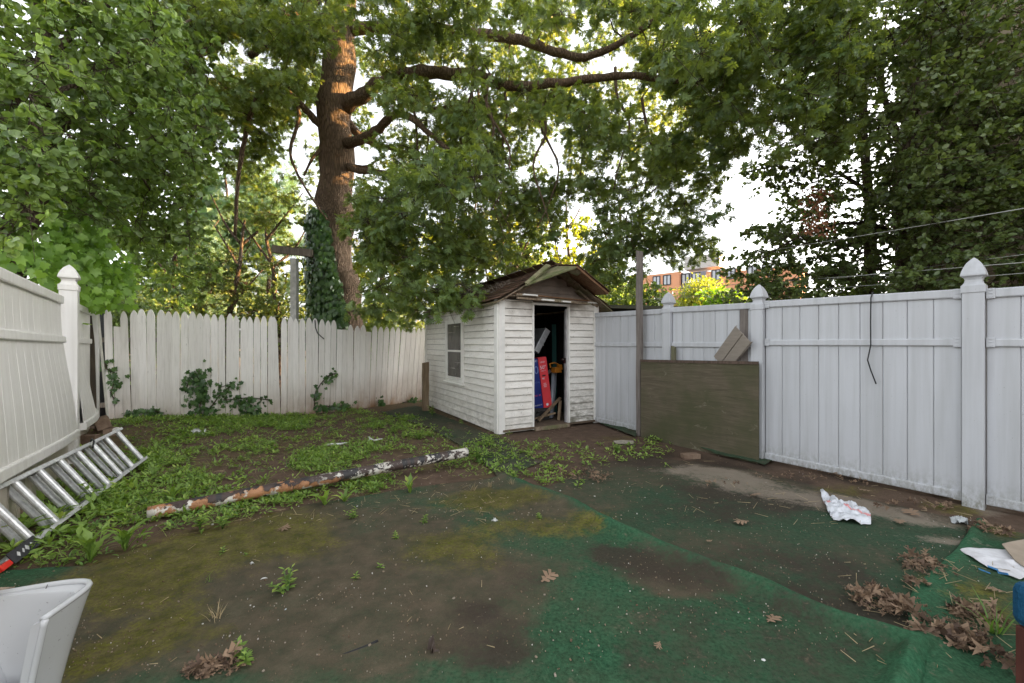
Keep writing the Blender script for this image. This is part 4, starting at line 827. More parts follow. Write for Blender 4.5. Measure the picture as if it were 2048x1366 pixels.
litter(1920, 1048, .06, 'crinkled silver and green wrapper at the top of the right carpet piece', (.45, .47, .47), seed=10, amp=.07, asp=.7)
litter(865, 1308, .04, 'dark brown crumpled scrap beside the black strip on the carpet', (.07, .05, .04), seed=11, amp=.09, asp=.8)
litter(617, 1040, .03, 'small white scrap below the pipe at the edge of the carpet', seed=12)
M['whiteclean'] = plain('white plastic', (.62, .62, .60), .5)
m = MB(); q = [G(652, 890, .03), G(665, 888, .04), G(680, 888, .04), G(693, 886, .03)]; m.tube(q, .014, 7); o = m.build('plastic_strip', M['whiteclean'], origin=q[0]); props(o, 'straight white plastic strip lying in the weeds behind the pipe', 'strip')
m = MB(); q = [G(736, 882, .03), G(741, 877, .06), G(748, 881, .05), G(756, 879, .05), G(764, 878, .03)]; m.tube(q, .010, 7); m.tube([q[1], G(738, 874, .05)], .010, 7); o = m.build('plastic_strip', M['whiteclean'], origin=q[0]); props(o, 'bent forked white plastic strip in the weeds in front of the shed path', 'strip')
# ---- broken white porcelain fixture, bottom left
n = NM('white porcelain', .16, .5); sp2 = n.ramp(n.noise(n.coord(), 70, 2), [(.72, 0), (.74, 1)]); g2 = n.ramp(n.noise(n.coord(), 5, 4, .6), [(.5, 0), (.8, 1)])
n.color(n.mix(n.math('MULTIPLY', sp2, .5), n.mix(n.math('MULTIPLY', g2, .3), (.47, .475, .485), (.36, .345, .32)), (.10, .09, .08))); M['porc'] = n.m
tp = thing('porcelain_fixture', 'broken white porcelain bathroom fixture with curved inner tube standing at the lower left corner', 'toilet base', (-1.885, 1.47, -.035))
# a hollow moulded shell: outline in plan, swept upward; open side toward the camera, tube inside
RIM = .435
def shell_ring(z):
    t = z/RIM; fl = .16*max(0, (.24-z)/.24)**1.2   # flared foot
    k = .58+.42*t+fl*.4
    Pl = [(-.62, .15), (-.40, .19), (-.15, .205), (.08, .205), (.20, .20), (.235, .17), (.240, .10), (.235, -.06)]
    return [(x*k if x > 0 else x*(1+.05*t), y*k) for x, y in Pl]
def cr(pts, n):
    pts = np.array(pts, float); d = np.r_[0, np.cumsum(np.hypot(*(pts[1:]-pts[:-1]).T))]; q = np.linspace(0, d[-1], n); o_ = np.stack([np.interp(q, d, pts[:, 0]), np.interp(q, d, pts[:, 1])], -1)
    for _ in range(2): o_[1:-1] = .25*o_[:-2]+.5*o_[1:-1]+.25*o_[2:]
    return o_
zs = np.linspace(0, RIM, 22); A = []
for z in zs:
    r = cr(shell_ring(z), 40); A.append([(p[0], p[1], z+.01*math.sin(p[0]*9)*(z/RIM)) for p in r])
A = np.array(A); Bn = A.copy(); m = MB(); m.grid(A); 
inner = A*np.array([.90, .86, 1.0])+np.array([-.012, -.012, 0]); inner[..., 2] = np.minimum(inner[..., 2], RIM-.004); m.grid(inner)
m.grid(np.stack([A[-1], inner[-1]])); m.grid(np.stack([A[:, -1], inner[:, -1]]))
o = m.build('shell', M['porc'], tp, smooth=True)
m = MB(); rimp = [(p[0]*.985-.004, p[1]*.97, RIM+.002+.01*math.sin(p[0]*9)) for p in A[-1][:, :2]]; m.tube(rimp, .011, 8); m.tube([(p[0], p[1], p[2]) for p in A[:, -1]], .010, 8); m.build('rim', M['porc'], tp, smooth=True)
m = MB(); tpts = [(-.80, -.30, .02), (-.66, -.22, .08), (-.50, -.13, .15), (-.34, -.03, .215), (-.20, .06, .235), (-.11, .11, .20), (-.07, .13, .10), (-.06, .13, .0)]
tpts = np.array(tpts); d = np.linspace(0, 1, len(tpts)); tq = np.linspace(0, 1, 40); sm_ = np.stack([np.interp(tq, d, tpts[:, k]) for k in range(3)], -1)
for _ in range(6): sm_[1:-1] = .25*sm_[:-2]+.5*sm_[1:-1]+.25*sm_[2:]
m.tube(sm_, [.062-.012*math.sin(t*4) for t in tq], 20); m.build('trapway', M['porc'], tp, smooth=True)
m = MB(); fo = cr([(-.30, .10), (-.05, .13), (.13, .10), (.22, -.02), (.20, -.16), (.05, -.20), (-.2, -.18)], 40); fo2 = fo*1.12
m.grid(np.stack([np.c_[fo*.72, np.full(40, .13)], np.c_[fo*.86, np.full(40, .10)], np.c_[fo, np.full(40, .05)], np.c_[fo2, np.full(40, .0)]])); m.grid(np.stack([np.c_[fo*.72, np.full(40, .13)], np.c_[fo*.3, np.full(40, .16)], np.c_[fo*.02, np.full(40, .16)]])); m.build('foot', M['porc'], tp, smooth=True)
tp.rotation_euler = (0, 0, R(12))
m = MB(); m.prism([(0, 0), (.05, .012), (.11, .004), (.16, .014), (.10, .026), (.05, .03), (.01, .022)], (-.20, .165, RIM+.016), (1, 0, .02), (0, 1, 0), (0, 0, 1), .003); m.build('dried_scrap', plain('dry brown scrap', (.26, .20, .15), .8, var=.4, scale=60), tp)
m = MB(); m.tube([(.055, .198, RIM+.012), (.06, .188, RIM+.013), (.054, .178, RIM-.02), (.06, .176, RIM-.05)], .0018, 4); m.build('crack', plain('crack', (.08, .07, .06), .8), tp)
# ---- blue padded bench corner, bottom right
be = thing('padded_bench', 'bench corner with thick blue padded seat and dark red leg at the right edge', 'bench', (2.13, 1.44, 0))
n = NM('blue textured vinyl', .75, .25); n.color(n.mix(n.noise(n.coord(), 20, 4), (.006, .055, .12), (.012, .085, .17))); n.bump(n.noise(n.coord(), 75, 4, .6), .9, .008); M['blue'] = n.m
m = MB(); m.box((.24, -.03, .39), (.90, .40, .17)); sb = m.build('seat', M['blue'], be, bevel=.035)
for (x, y) in ((-.178, .125), (-.178, -.19), (.60, .125), (.60, -.19)):
    m = MB(); m.box((x, y, .152), (.05, .05, .31)); m.build('leg', woodmat('dark red leg', (.045, .015, .012), (.11, .04, .03)), be, bevel=.004)
m = MB(); m.box((.24, .125, .285), (.70, .03, .04)); m.box((.24, -.19, .285), (.70, .03, .04)); m.build('apron', woodmat('dark red apron', (.045, .015, .012), (.11, .04, .03)), be)
# ---- clothesline T post behind the pickets
tpst = thing('clothesline_post', 'white clothesline post with a brown wooden crossbar rising behind the pickets', 'post', ((589-1024)/F*9.6, 9.6, 0))
m = MB(); m.box((0, 0, 1.6), (.14, .12, 3.5)); m.build('post', plain('chalky white post', (.50, .49, .47), .8, var=.2), tpst, bevel=.004)
m = MB(); m.bar((-.50, 0, 3.58), (.43, 0, 3.47), .17, .10, (0, 1, 0)); m.build('crossbar', M['rawwood'], tpst, bevel=.006)
# dark pole in the vines, left
m = MB(); q = P(205, 640, 7.3); m.tube([(q[0], q[1], 0), (q[0], q[1], H+(688-500)/F*7.3)], .075, 14); m.tube([(q[0], q[1], 2.95), (q[0]-.7, q[1]-.3, 3.10)], .03, 8); o = m.build('metal_pole', plain('black pole', (.03, .033, .036), .5, .4), origin=(q[0], q[1], 0), smooth=True); props(o, 'dark metal pole wrapped in vine leaves in the far left corner', 'pole')
# ---- overhead wires on the right
wm = plain('grey wire', (.42, .43, .40), .5)
def wire(pts, r, lab):
    a = np.array(pts[0]); b = np.array(pts[-1]); m = MB(); q = []
    for i in range(25):
        t = i/24; p = a+(b-a)*t; p[2] -= pts[1]*4*t*(1-t); q.append(p)
    m.tube(q, r, 5); o = m.build('wire', wm, origin=a, smooth=True); return props(o, lab, 'wire', 'wires crossing above the right fence')
wire([P(2350, 365, 4.6), .05, P(1150, 560, 14)], .007, 'topmost wire crossing above the right fence, clear of the post cap')
wire([P(2350, 500, 4.6), .05, P(1200, 585, 15)], .007, 'thick pale wire passing just behind the nearest post cap')
wire([P(2350, 468, 5.0), .04, P(1300, 600, 12)], .004, 'thin greenish wire slanting up behind the nearest post cap')
wire([P(2300, 525, 5.0), .06, P(1250, 600, 13)], .005, 'lowest wire just above the top rail of the right fence')
# ================================================================ TREES
def tmpl_oak():
    V = [(-.045, 0, 0), (.045, 0, 0), (.04, .75, -.01), (-.04, .75, -.01), (-.13, .68, -.02), (.13, .68, -.02), (0, 1.08, -.10)]
    T = [(0, 1, 2), (0, 2, 3), (4, 5, 6)]
    for y0, y1, x, y in ((.12, .30, .26, .34), (.34, .52, .44, .66), (.56, .72, .33, .92)):
        for s in (-1, 1):
            k = len(V); V += [(0, y0, 0), (0, y1, 0), (s*x, y, -.07), (s*x*.55, y+.02+(y1-y0)*.25, -.03)]; T += [(k, k+1, k+3), (k, k+3, k+2)]
    return np.array(V, float), np.array(T)
def tmpl_round():
    V = [(0, 0, 0), (.30, .18, .05), (.40, .48, .06), (.22, .82, .03), (0, 1.0, -.05), (-.22, .82, .03), (-.40, .48, .06), (-.30, .18, .05), (0, .5, -.02)]
    return np.array(V, float), np.array([(8, i, i+1) for i in range(0, 7)]+[(8, 7, 0)])
def tmpl_small():
    V = [(0, 0, 0), (.24, .45, .06), (0, 1, -.03), (-.24, .45, .06)]; return np.array(V, float), np.array([(0, 1, 2), (0, 2, 3)])
def tmpl_ivy():
    V = [(0, .12, 0), (.16, -.08, .0), (.46, .12, -.05), (.34, .34, .0), (.44, .62, -.06), (.20, .62, .0), (0, 1, -.08), (-.20, .62, 0), (-.44, .62, -.06), (-.34, .34, 0), (-.46, .12, -.05), (-.16, -.08, 0), (0, .40, .03)]
    return np.array(V, float), np.array([(12, i, i+1) for i in range(0, 11)]+[(12, 11, 0)])
def tmpl_feather():
    V = []; T = []
    for k in range(6):
        y = .12+k*.15
        for s in (-1, 1):
            b = len(V); V += [(0, y, 0), (s*.22, y+.05, -.02), (s*.24, y+.14, -.03), (s*.02, y+.09, 0)]; T += [(b, b+1, b+2), (b, b+2, b+3)]
    return np.array(V, float), np.array(T)
def tmpl_curl():
    V, T = tmpl_oak(); V = V.copy(); V[:, 2] += .55*V[:, 0]**2*3-.5*(V[:, 1]-.5)**2+.10*np.sin(V[:, 1]*9+V[:, 0]*6); V[:, 0] *= .8; return V, T
TM = {'curl': tmpl_curl(), 'oak': tmpl_oak(), 'round': tmpl_round(), 'small': tmpl_small(), 'ivy': tmpl_ivy(), 'feather': tmpl_feather()}
def unit(a): return a/(np.linalg.norm(a, axis=-1, keepdims=True)+1e-9)
def leaves(name, kind, pos, ax, nr, sc, mat, parent=None, lv=None, origin=None):
    V, T = TM[kind]; pos = np.asarray(pos, float); N = len(pos); ax = unit(ax); sd_ = unit(np.cross(ax, nr)); nr = np.cross(sd_, ax)
    W = pos[:, None]+sc[:, None, None]*(V[None, :, 0:1]*sd_[:, None]+V[None, :, 1:2]*ax[:, None]+V[None, :, 2:3]*nr[:, None])
    Fc = (T[None]+(np.arange(N)*len(V))[:, None, None]).reshape(-1, 3)
    if lv is None: lv = RNG.random(N)
    return np_mesh(name, W.reshape(-1, 3), Fc, mat, lv=np.repeat(lv, len(V)), parent=parent, origin=origin)
def rnd_dir(n, up=0, flat=1.0):
    d = RNG.normal(size=(n, 3)); d[:, 2] = d[:, 2]*flat+up; return unit(d)
def prisms(A, B, ra, rb):               # many straight three sided twigs at once
    d = unit(B-A); ref = np.where(np.abs(d[:, 2:3]) < .9, np.array([[0, 0, 1.]]), np.array([[1., 0, 0]])); x = unit(np.cross(ref, d)); y = np.cross(d, x); N = len(A); V = np.zeros((N, 6, 3))
    for k in range(3):
        c, s = math.cos(2.094*k), math.sin(2.094*k); V[:, k] = A+ra[:, None]*(c*x+s*y); V[:, 3+k] = B+rb[:, None]*(c*x+s*y)
    T = np.array([(0, 1, 4, 3), (1, 2, 5, 4), (2, 0, 3, 5)]); return V.reshape(-1, 3), (T[None]+(np.arange(N)*6)[:, None, None]).reshape(-1, 4)
def bark(name, c1, c2, sc=(9, 9, 1.6)):
    n = NM(name, .9, .12); v = n.coord(sc); k = n.noise(v, 1.6, 7, .7, .8); w = n.node('ShaderNodeTexVoronoi', feature='DISTANCE_TO_EDGE'); w.inputs['Scale'].default_value = 1.9; n.link(n.mix(.12, v, n.node('ShaderNodeTexNoise').outputs[1]), w.inputs['Vector']); w2 = n.ramp(w.outputs[0], [(0, 0), (.22, 1)]); k = n.math('ADD', n.math('MULTIPLY', k, .6), n.math('MULTIPLY', w2, .4)); r = n.ramp(k, [(.40, 0), (.75, 1)])
    c = n.mix(r, c1, c2); c = n.mix(n.ramp(n.noise(n.coord(), 2.2, 4), [(.5, 0), (.8, 1)]), c, tuple(q*.75 for q in c2)); n.color(c).bump(r, .9, .03); return n.m
M['bark'] = bark('oak bark', (.105, .075, .052), (.25, .175, .12), (17, 17, 2.0)); M['bark2'] = bark('grey brown bark', (.07, .05, .038), (.19, .145, .11), (14, 14, 3)); M['twig'] = bark('twigs', (.06, .045, .035), (.16, .12, .09), (20, 20, 20))
M['oakleaf'] = leafmat('oak leaf', (.082, .140, .060), (.175, .255, .095), .40, .32, (2.6, 2.1, .55))
M['roundleaf'] = leafmat('round leaf', (.09, .150, .052), (.205, .29, .09), .38, .32, c3=(.30, .42, .11))
M['darkleaf'] = leafmat('dark leaf', (.085, .130, .052), (.17, .225, .08), .32, .30)
M['farleaf'] = leafmat('feathery leaf', (.12, .20, .15), (.20, .30, .22), .40, .5)
M['yelleaf'] = leafmat('yellow green leaf', (.10, .14, .02), (.25, .27, .035), .45, .5)
M['vineleaf'] = leafmat('vine leaf', (.11, .21, .035), (.22, .37, .07), .40, .42)
M['ivyleaf'] = leafmat('ivy leaf', (.03, .075, .022), (.08, .15, .045), .2, .35)
M['brightleaf'] = leafmat('bright leaf', (.10, .20, .02), (.18, .32, .04), .4, .5)
M['deadleaf'] = leafmat('dead leaf', (.08, .048, .032), (.27, .18, .115), .08, .75, (1, 1, 1))
M['deadred'] = leafmat('dead hanging leaf', (.16, .06, .03), (.30, .13, .06), .2, .7, (1, 1, 1))
def sample(boxes, gaps=(), ztop=None):
    out_ = []
    for (x0, y0, x1, y1, d0, d1, k) in boxes:
        c = 0; tries = 0
        while c < k and tries < k*20:
            tries += 1; x = RNG.uniform(x0, x1); y = RNG.uniform(y0, y1); Y = RNG.uniform(d0**1.5, d1**1.5)**(1/1.5)
            if any(((x-gx_)/rx)**2+((y-gy_)/ry)**2 < 1 for gx_, gy_, rx, ry in gaps): continue
            p = P(x, y, Y)
            if p[2] < .6: continue
            out_.append(p); c += 1
    return np.array(out_)
def tree(name, label, base, limbs, clusters, kind, leaf, nleaf, size, rad, barkm, group=None, droop=.25, twigs=7, flat=.7, leafdroop=.35, cat='tree', brad=.045, whorl=5, twr=.0045, maxbr=2.5, nbare=0, sizev=.35, upn=1.0):
    root = thing(name, label, cat, base, group=group); O = np.array(base, float)
    m = MB(); nodes = []; nrad = []
    for pts, r0, r1, ns in limbs:
        pts = np.array(pts, float); k = len(pts); tq = np.linspace(0, k-1, (k-1)*4+1); q = np.stack([np.interp(tq, np.arange(k), pts[:, j]) for j in range(3)], -1)
        for _ in range(2): q[1:-1] = .25*q[:-2]+.5*q[1:-1]+.25*q[2:]
        L = len(q); rr = [r0+(r1-r0)*(i/(L-1))**.85 for i in range(L)]; rr = [r*(1+.07*math.sin(i*2.3+r0*90)) for i, r in enumerate(rr)]
        q[1:-1] += RNG.normal(size=(L-2, 3))*np.array(rr)[1:-1, None]*.10
        m.tube(q, rr, ns, cc=random.random())
        for i in range(L): nodes.append(q[i]); nrad.append(rr[i])
    m.build('trunk', barkm, root, sub=O, smooth=True)
    nodes = np.array(nodes); nrad = np.array(nrad)
    if len(clusters):
        mb = MB(); D = np.min(np.linalg.norm(clusters[:, None]-nodes[None], axis=2), axis=1); order = np.argsort(D)
        NB = np.zeros((len(nodes)+len(clusters)*4, 3)); NRd = np.zeros(len(NB)); NB[:len(nodes)] = nodes; NRd[:len(nodes)] = nrad; cnt = len(nodes)
        for ci in order:
            c = clusters[ci]; dd = np.linalg.norm(NB[:cnt]-c, axis=1); j = int(np.argmin(dd+.6*np.maximum(0, NB[:cnt, 2]*0+ (NB[:cnt, 2] < c[2]-2)))); a = NB[j]; L = dd[j]
            if L < .05: continue
            ra = min(NRd[j]*.6, .006+.012*L+.006); rb = .0035; mid = []
            side = RNG.normal(size=3)*.10*L; side[2] += .10*L
            for t in (.33, .66): mid.append(a+(c-a)*t+side*math.sin(math.pi*t)*(1 if t < .5 else .8)+np.array([0, 0, droop*.15*L*math.sin(math.pi*t)]))
            q = [a, *mid, c]; rs = [ra, ra*.75+rb*.25, ra*.45+rb*.55, rb]
            mb.tube(q, rs, 5 if ra > .02 else 4, cap=False, cc=random.random())
            for k in range(1, 4): NB[cnt] = q[k]; NRd[cnt] = rs[k]; cnt += 1
        # twigs and leaves
        K = len(clusters); tw = RNG.integers(max(2, twigs-2), twigs+3, K); ci = np.repeat(np.arange(K), tw); N = len(ci)
        d = rnd_dir(N, 0, flat); d[:, 2] -= droop*.5; d = unit(d); ln = rad*RNG.uniform(.35, 1.15, N); A = clusters[ci]; B = A+d*ln[:, None]
        V1, F1 = prisms(A, B, np.full(N, twr), np.full(N, twr*.5))
        if nbare:
            kk = RNG.integers(0, K, nbare); A2 = clusters[kk]; B2 = A2+rnd_dir(nbare, -.35, .7)*rad*RNG.uniform(.6, 2.2, (nbare, 1)); V2, F2 = prisms(A2, B2, np.full(nbare, twr*1.2), np.full(nbare, twr*.4)); F1 = np.concatenate([F1, F2+len(V1)]); V1 = np.concatenate([V1, V2])
        vb = np.array(mb.v) if mb.v else np.zeros((0, 3)); 
        br = [f for f in mb.f if len(f) == 4]; Fb = np.array(br) if br else np.zeros((0, 4), int)
        np_mesh('branches', np.concatenate([vb, V1])-O, np.concatenate([Fb, F1+len(vb)]), M['twig'], lv=np.full(len(vb)+len(V1), .5), parent=root, smooth=True)
        per = max(1, int(round(nleaf/N))); li = np.repeat(np.arange(N), per); t = RNG.uniform(.35, 1.05, len(li)) if whorl == 0 else np.where(RNG.random(len(li)) < .55, 1.0, RNG.uniform(.3, .9, len(li)))
        pos = A[li]+(B-A)[li]*t[:, None]+RNG.normal(size=(len(li), 3))*.01
        axd = unit(d[li]*.55+rnd_dir(len(li), 0, .8)*1.0+np.array([0, 0, -leafdroop])); nr = unit(rnd_dir(len(li), upn, 1))
        sc = size*RNG.uniform(1-sizev, 1+sizev, len(li))
        cl = RNG.random(K); lv = np.clip(cl[ci][li]*.55+RNG.random(len(li))*.5-.02, 0, 1)
        leaves('crown', kind, pos-O, axd, nr, sc, leaf, parent=root, lv=lv)
    return root
def L_(px, *d): return [P(*p) for p in px]
# ---- big oak
gaps_oak = [(1350, 575, 95, 42), (1400, 548, 70, 34), (678, 250, 92, 165), (672, 560, 64, 110), (850, 150, 70, 26), (780, 250, 60, 30), (960, 160, 60, 18), (1120, 165, 90, 16), (1040, 80, 60, 20), (720, 330, 60, 40), (1180, 120, 120, 70), (1110, 290, 70, 55), (1290, 215, 70, 60), (455, 115, 110, 55), (1225, 315, 50, 40), (1010, 95, 50, 36), (20+540, 18, 70, 26), (590, 300, 42, 62), (1165, 415, 40, 55), (1478, 400, 40, 36), (1300, 520, 20, 20), (1430, 470, 34, 30), (690, 250, 52, 150), (1130, 380, 20, 20), (1020, 250, 24, 24), (1390, 330, 30, 20), (1250, 400, 26, 30)]
oak_base = (-4.02, 10.3, 0)
limbs = [([P(684, 690+115, 10.3), P(684, 640, 10.3), P(674, 540, 10.3), P(670, 400, 10.3), P(672, 250, 10.3), P(676, 120, 10.3), P(680, 0, 10.3), P(690, -180, 10.4), P(690, -420, 10.5)], .49, .32, 30),
         ([P(684, 690+118, 10.3), P(684, 700, 10.3), P(684, 640, 10.3), P(676, 560, 10.3)], .62, .46, 28),
         ([P(690, 288, 10.1), P(735, 275, 9.7), P(765, 250, 9.3), P(795, 222, 9.0), P(830, 240, 8.7), P(855, 265, 8.4), P(900, 300, 8.0)], .13, .04, 12),
         ([P(690, 215, 10.2), P(725, 192, 10.0), P(760, 165, 9.8), P(845, 138, 9.3), P(905, 150, 8.9), P(945, 145, 8.7), P(1010, 175, 8.3), P(1100, 170, 8.0), P(1190, 156, 7.8), P(1270, 150, 7.5), P(1350, 165, 7.2), P(1450, 150, 7.0)], .19, .035, 14),
         ([P(690, 60, 10.3), P(820, 50, 10), P(980, 72, 9.6), P(1040, 78, 9.4), P(1110, 104, 9.2), P(1170, 118, 9.0), P(1235, 90, 8.7), P(1300, 48, 8.4), P(1375, 5, 8.0), P(1480, -60, 7.6)], .15, .035, 12),
         ([P(690, 240, 10.5), P(722, 278, 10.6), P(765, 292, 10.8), P(830, 310, 11)], .13, .04, 10),
         ([P(690, 330, 10.3), P(715, 342, 9.9), P(770, 345, 9.4)], .11, .05, 10), ([P(700, 332, 10.3), P(735, 335, 10.2), P(752, 322, 10.1)], .06, .02, 8),
         ([P(655, 262, 10.2), P(630, 240, 10.0), P(606, 212, 9.8), P(580, 186, 9.6), P(556, 176, 9.4), P(520, 200, 9.0)], .11, .03, 10),
         ([P(660, 40, 10.2), P(600, 42, 9.8), P(560, 66, 9.4), P(520, 98, 9.0), P(500, 112, 8.8)], .15, .06, 10),
         ([P(660, -20, 10.2), P(610, 10, 9.8), P(570, 28, 9.4), P(500, 50, 9.0), P(430, 88, 8.6), P(380, 120, 8.2)], .15, .04, 10),
         ([P(592, 194, 9.7), P(601, 238, 9.6), P(582, 285, 9.5), P(580, 315, 9.5), P(600, 360, 9.5), P(640, 420, 9.6), P(655, 440, 9.7)], .05, .018, 8),
         ([P(640, 300, 9.9), P(622, 320, 9.8), P(608, 352, 9.8)], .05, .02, 8),
         ([P(1100, 185, 8.2), P(1140, 208, 8.1), P(1175, 236, 8.0), P(1210, 248, 7.9)], .07, .02, 8),
         ([P(943, 148, 8.7), P(946, 180, 8.6), P(928, 232, 8.4)], .045, .02, 8),
         ([P(860, 222, 9.4), P(900, 212, 9.2), P(925, 200, 9.0)], .06, .02, 8),
         ([P(980, 235, 9), P(1000, 262, 8.9), P(1010, 280, 8.8)], .05, .02, 8),
         ([P(470, 470, 9.9), P(474, 380, 9.9), P(484, 300, 9.8), P(500, 230, 9.7), P(520, 180, 9.5)], .035, .06, 8)]
for t in range(14):
    x0 = random.uniform(760, 1300); Y0 = random.uniform(7, 10); y0 = random.uniform(130, 200); q = [P(x0, y0, Y0)]
    for k in range(4): q.append(P(x0+random.uniform(-30, 60)*(k+1)*.5, y0+(k+1)*random.uniform(50, 90), Y0-.2*k))
    limbs.append((q, .035, .008, 6))
oak_boxes = [(300, -120, 1000, 60, 6.5, 10.6, 140), (280, 30, 640, 190, 7.5, 10.4, 105), (1000, -120, 1750, 130, 5, 10.4, 150), (350, 150, 640, 330, 9.5, 11.2, 70), (700, 60, 1150, 300, 7, 10.6, 95), (1150, 100, 1500, 330, 6.5, 10.5, 80),
             (1400, 60, 1720, 300, 5.5, 9.5, 85), (720, 300, 1010, 430, 6.2, 9.5, 52), (700, 420, 960, 590, 6.4, 9.5, 58), (940, 420, 1100, 545, 7.5, 10.4, 22), (1150, 330, 1420, 560, 7.5, 10.4, 75), (1000, 300, 1180, 430, 8, 10.6, 22), (870, 570, 940, 612, 6.35, 6.6, 4),
             (800, 330, 1000, 400, 5.2, 6.0, 6), (630, 100, 720, 130, 7.5, 8.0, 4), (720, 560, 850, 630, 8.6, 9.8, 12)]
cl = np.concatenate([sample(oak_boxes, gaps_oak), sample([(940, -20, 1420, 340, 11.4, 14.5, 210), (330, 0, 640, 200, 11.4, 14, 75), (470, 100, 850, 440, 11.6, 14, 95)], [(590, 300, 30, 40)])])
tree('oak_tree', 'huge oak with ridged trunk behind the pickets, lobed leaves spreading over the yard', oak_base, limbs, cl, 'oak', M['oakleaf'], 120000, .128, .44, M['bark'], droop=.5, twigs=8, leafdroop=.45, nbare=3500, upn=1.3)
# ---- round leaved tree at the left
lt = [([(-6.35, 4.9, 0), P(8, 580, 5.0), P(2, 520, 5.0), P(18, 470, 5.0), P(55, 432, 5.1), P(78, 380, 5.2), P(80, 310, 5.3), P(76, 240, 5.4), P(90, 120, 5.5), P(80, -60, 5.6), P(70, -260, 5.8)], .20, .06, 18),
      ([P(2, 520, 5.0), P(-60, 440, 4.8), P(-120, 330, 4.6), P(-200, 150, 4.4)], .17, .05, 12),
      ([P(78, 300, 5.3), P(140, 240, 5.6), P(190, 270, 5.9), P(250, 300, 6.3), P(300, 380, 6.8)], .06, .015, 8), ([P(85, 210, 5.4), P(180, 150, 5.8), P(280, 80, 6.4), P(380, 40, 7)], .06, .015, 8), ([P(76, 250, 5.4), P(20, 180, 5.2), P(-60, 120, 4.8)], .05, .015, 8), ([P(88, 120, 5.5), P(200, 20, 5.8), P(320, -60, 6.4)], .05, .02, 8)]
gaps_l = [(60, 12, 60, 26), (245, 8, 50, 24), (130, 470, 90, 36), (330, 60, 26, 14)]
lb = [(-160, -120, 160, 120, 4.4, 6.5, 50), (120, -100, 330, 140, 5, 7.5, 72), (-120, 120, 140, 330, 4.3, 6.5, 66), (120, 120, 420, 330, 5.2, 8, 98), (180, 300, 390, 480, 6.2, 9, 86), (60, 330, 200, 430, 5.2, 7, 26), (-60, 330, 60, 470, 4.2, 5.0, 16), (230, 450, 420, 590, 8, 10, 26), (330, 60, 430, 300, 7, 9, 36)]
tree('broadleaf_tree', 'leafy tree with rounded leaves and a crooked trunk over the left fence', (-6.35, 4.9, 0), lt, sample(lb, gaps_l), 'round', M['roundleaf'], 38000, .085, .42, M['bark2'], droop=.4, twigs=8, leafdroop=.7, nbare=200, upn=.7)
# ---- dense small leaved tree at the right
def R_(px, py, Y): return P(px, py, Y)
rt = [([(8.9, 9.6, 0), P(1818, 560, 9.5), P(1812, 480, 9.5), P(1800, 400, 9.5), P(1815, 300, 9.5), P(1830, 200, 9.4), P(1850, 60, 9.3), P(1860, -120, 9.2)], .26, .07, 16),
      ([(8.2, 9.8, 0), P(1742, 540, 9.7), P(1740, 450, 9.7), P(1735, 360, 9.6), P(1725, 260, 9.6), P(1730, 130, 9.4), P(1700, 0, 9.2)], .15, .05, 12),
      ([(9.2, 9.4, 0), P(1850, 580, 9.3), P(1868, 500, 9.2), P(1885, 420, 9.1), P(1905, 320, 9.0), P(1900, 200, 8.9)], .12, .04, 10),
      ([P(1815, 300, 9.5), P(1780, 240, 9.3), P(1760, 160, 9.2), P(1770, 60, 9.0)], .08, .03, 8), ([P(1812, 470, 9.5), P(1700, 440, 9.0), P(1600, 470, 8.6), P(1520, 520, 8.3)], .05, .012, 7), ([P(1735, 380, 9.6), P(1650, 330, 9.2), P(1560, 320, 9)], .05, .012, 7), ([P(1850, 330, 9.4), P(1950, 300, 8.4), P(2050, 290, 7.6)], .06, .02, 8), ([P(1760, 250, 9.4), P(1850, 330, 8.8), P(1862, 385, 8.6), P(1880, 400, 8.5)], .018, .01, 6)]
for t in range(46):
    x0 = random.choice([1735, 1815, 1880]); y0 = random.uniform(180, 540); s = random.choice([-1, -1, 1]); q = [P(x0, y0, 9.4)]; lx = random.uniform(100, 260)
    for k in range(3): q.append(P(x0+s*lx*(k+1)/3, y0+random.uniform(-14, 22)*(k+1), 9.4-random.uniform(0, .6)*(k+1)))
    rt.append((q, .022, .006, 5))
gaps_r = [(1400, 555, 80, 40), (1340, 570, 75, 30), (1478, 410, 52, 52), (1430, 480, 50, 60), (1490, 350, 20, 14), (1560, 385, 50, 14)]
rb = [(1560, -120, 2150, 120, 6.0, 10, 230), (1600, 100, 2150, 330, 6.2, 10.5, 235), (1780, -60, 2100, 380, 5.8, 7.5, 80), (1470, 330, 1800, 480, 7.8, 10.5, 95), (1780, 300, 2150, 480, 8, 10.5, 130), (1430, 470, 1700, 610, 8, 9.8, 85), (1680, 470, 1900, 600, 8.2, 10.2, 50), (1820, 330, 2170, 590, 6.2, 7.6, 150), (1900, 150, 2170, 400, 6.0, 7.6, 60)]
tree('dense_tree', 'dense dark tree with many thin crossing branches behind the right fence', (8.9, 9.6, 0), rt, sample(rb, gaps_r), 'round', M['darkleaf'], 96000, .072, .42, M['bark2'], droop=.2, twigs=7, flat=.35, leafdroop=.3, nbare=2200, upn=.9, twr=.005)
# hanging dead spray
c = P(1635, 400, 7.2); N = 260; pos = c+np.c_[RNG.normal(size=N)*.10, RNG.normal(size=N)*.06, RNG.uniform(-.62, .22, N)]; pos[:, 0] += np.where(RNG.random(N) < .4, -.16, .05)+.0*pos[:, 2]
hd = thing('dead_spray', 'reddish brown cluster of dead leaves hanging in the right dark tree', 'dead branch', c); m = MB(); m.tube([c+[0, 0, .55], c+[0.02, 0, .1], c+[.0, 0, -.5]], [.008, .006, .003], 5); m.build('stem', M['twig'], hd, sub=c)
leaves('foliage', 'small', pos-c, rnd_dir(N, -1.2, 1), rnd_dir(N), RNG.uniform(.05, .11, N), M['deadred'], parent=hd)
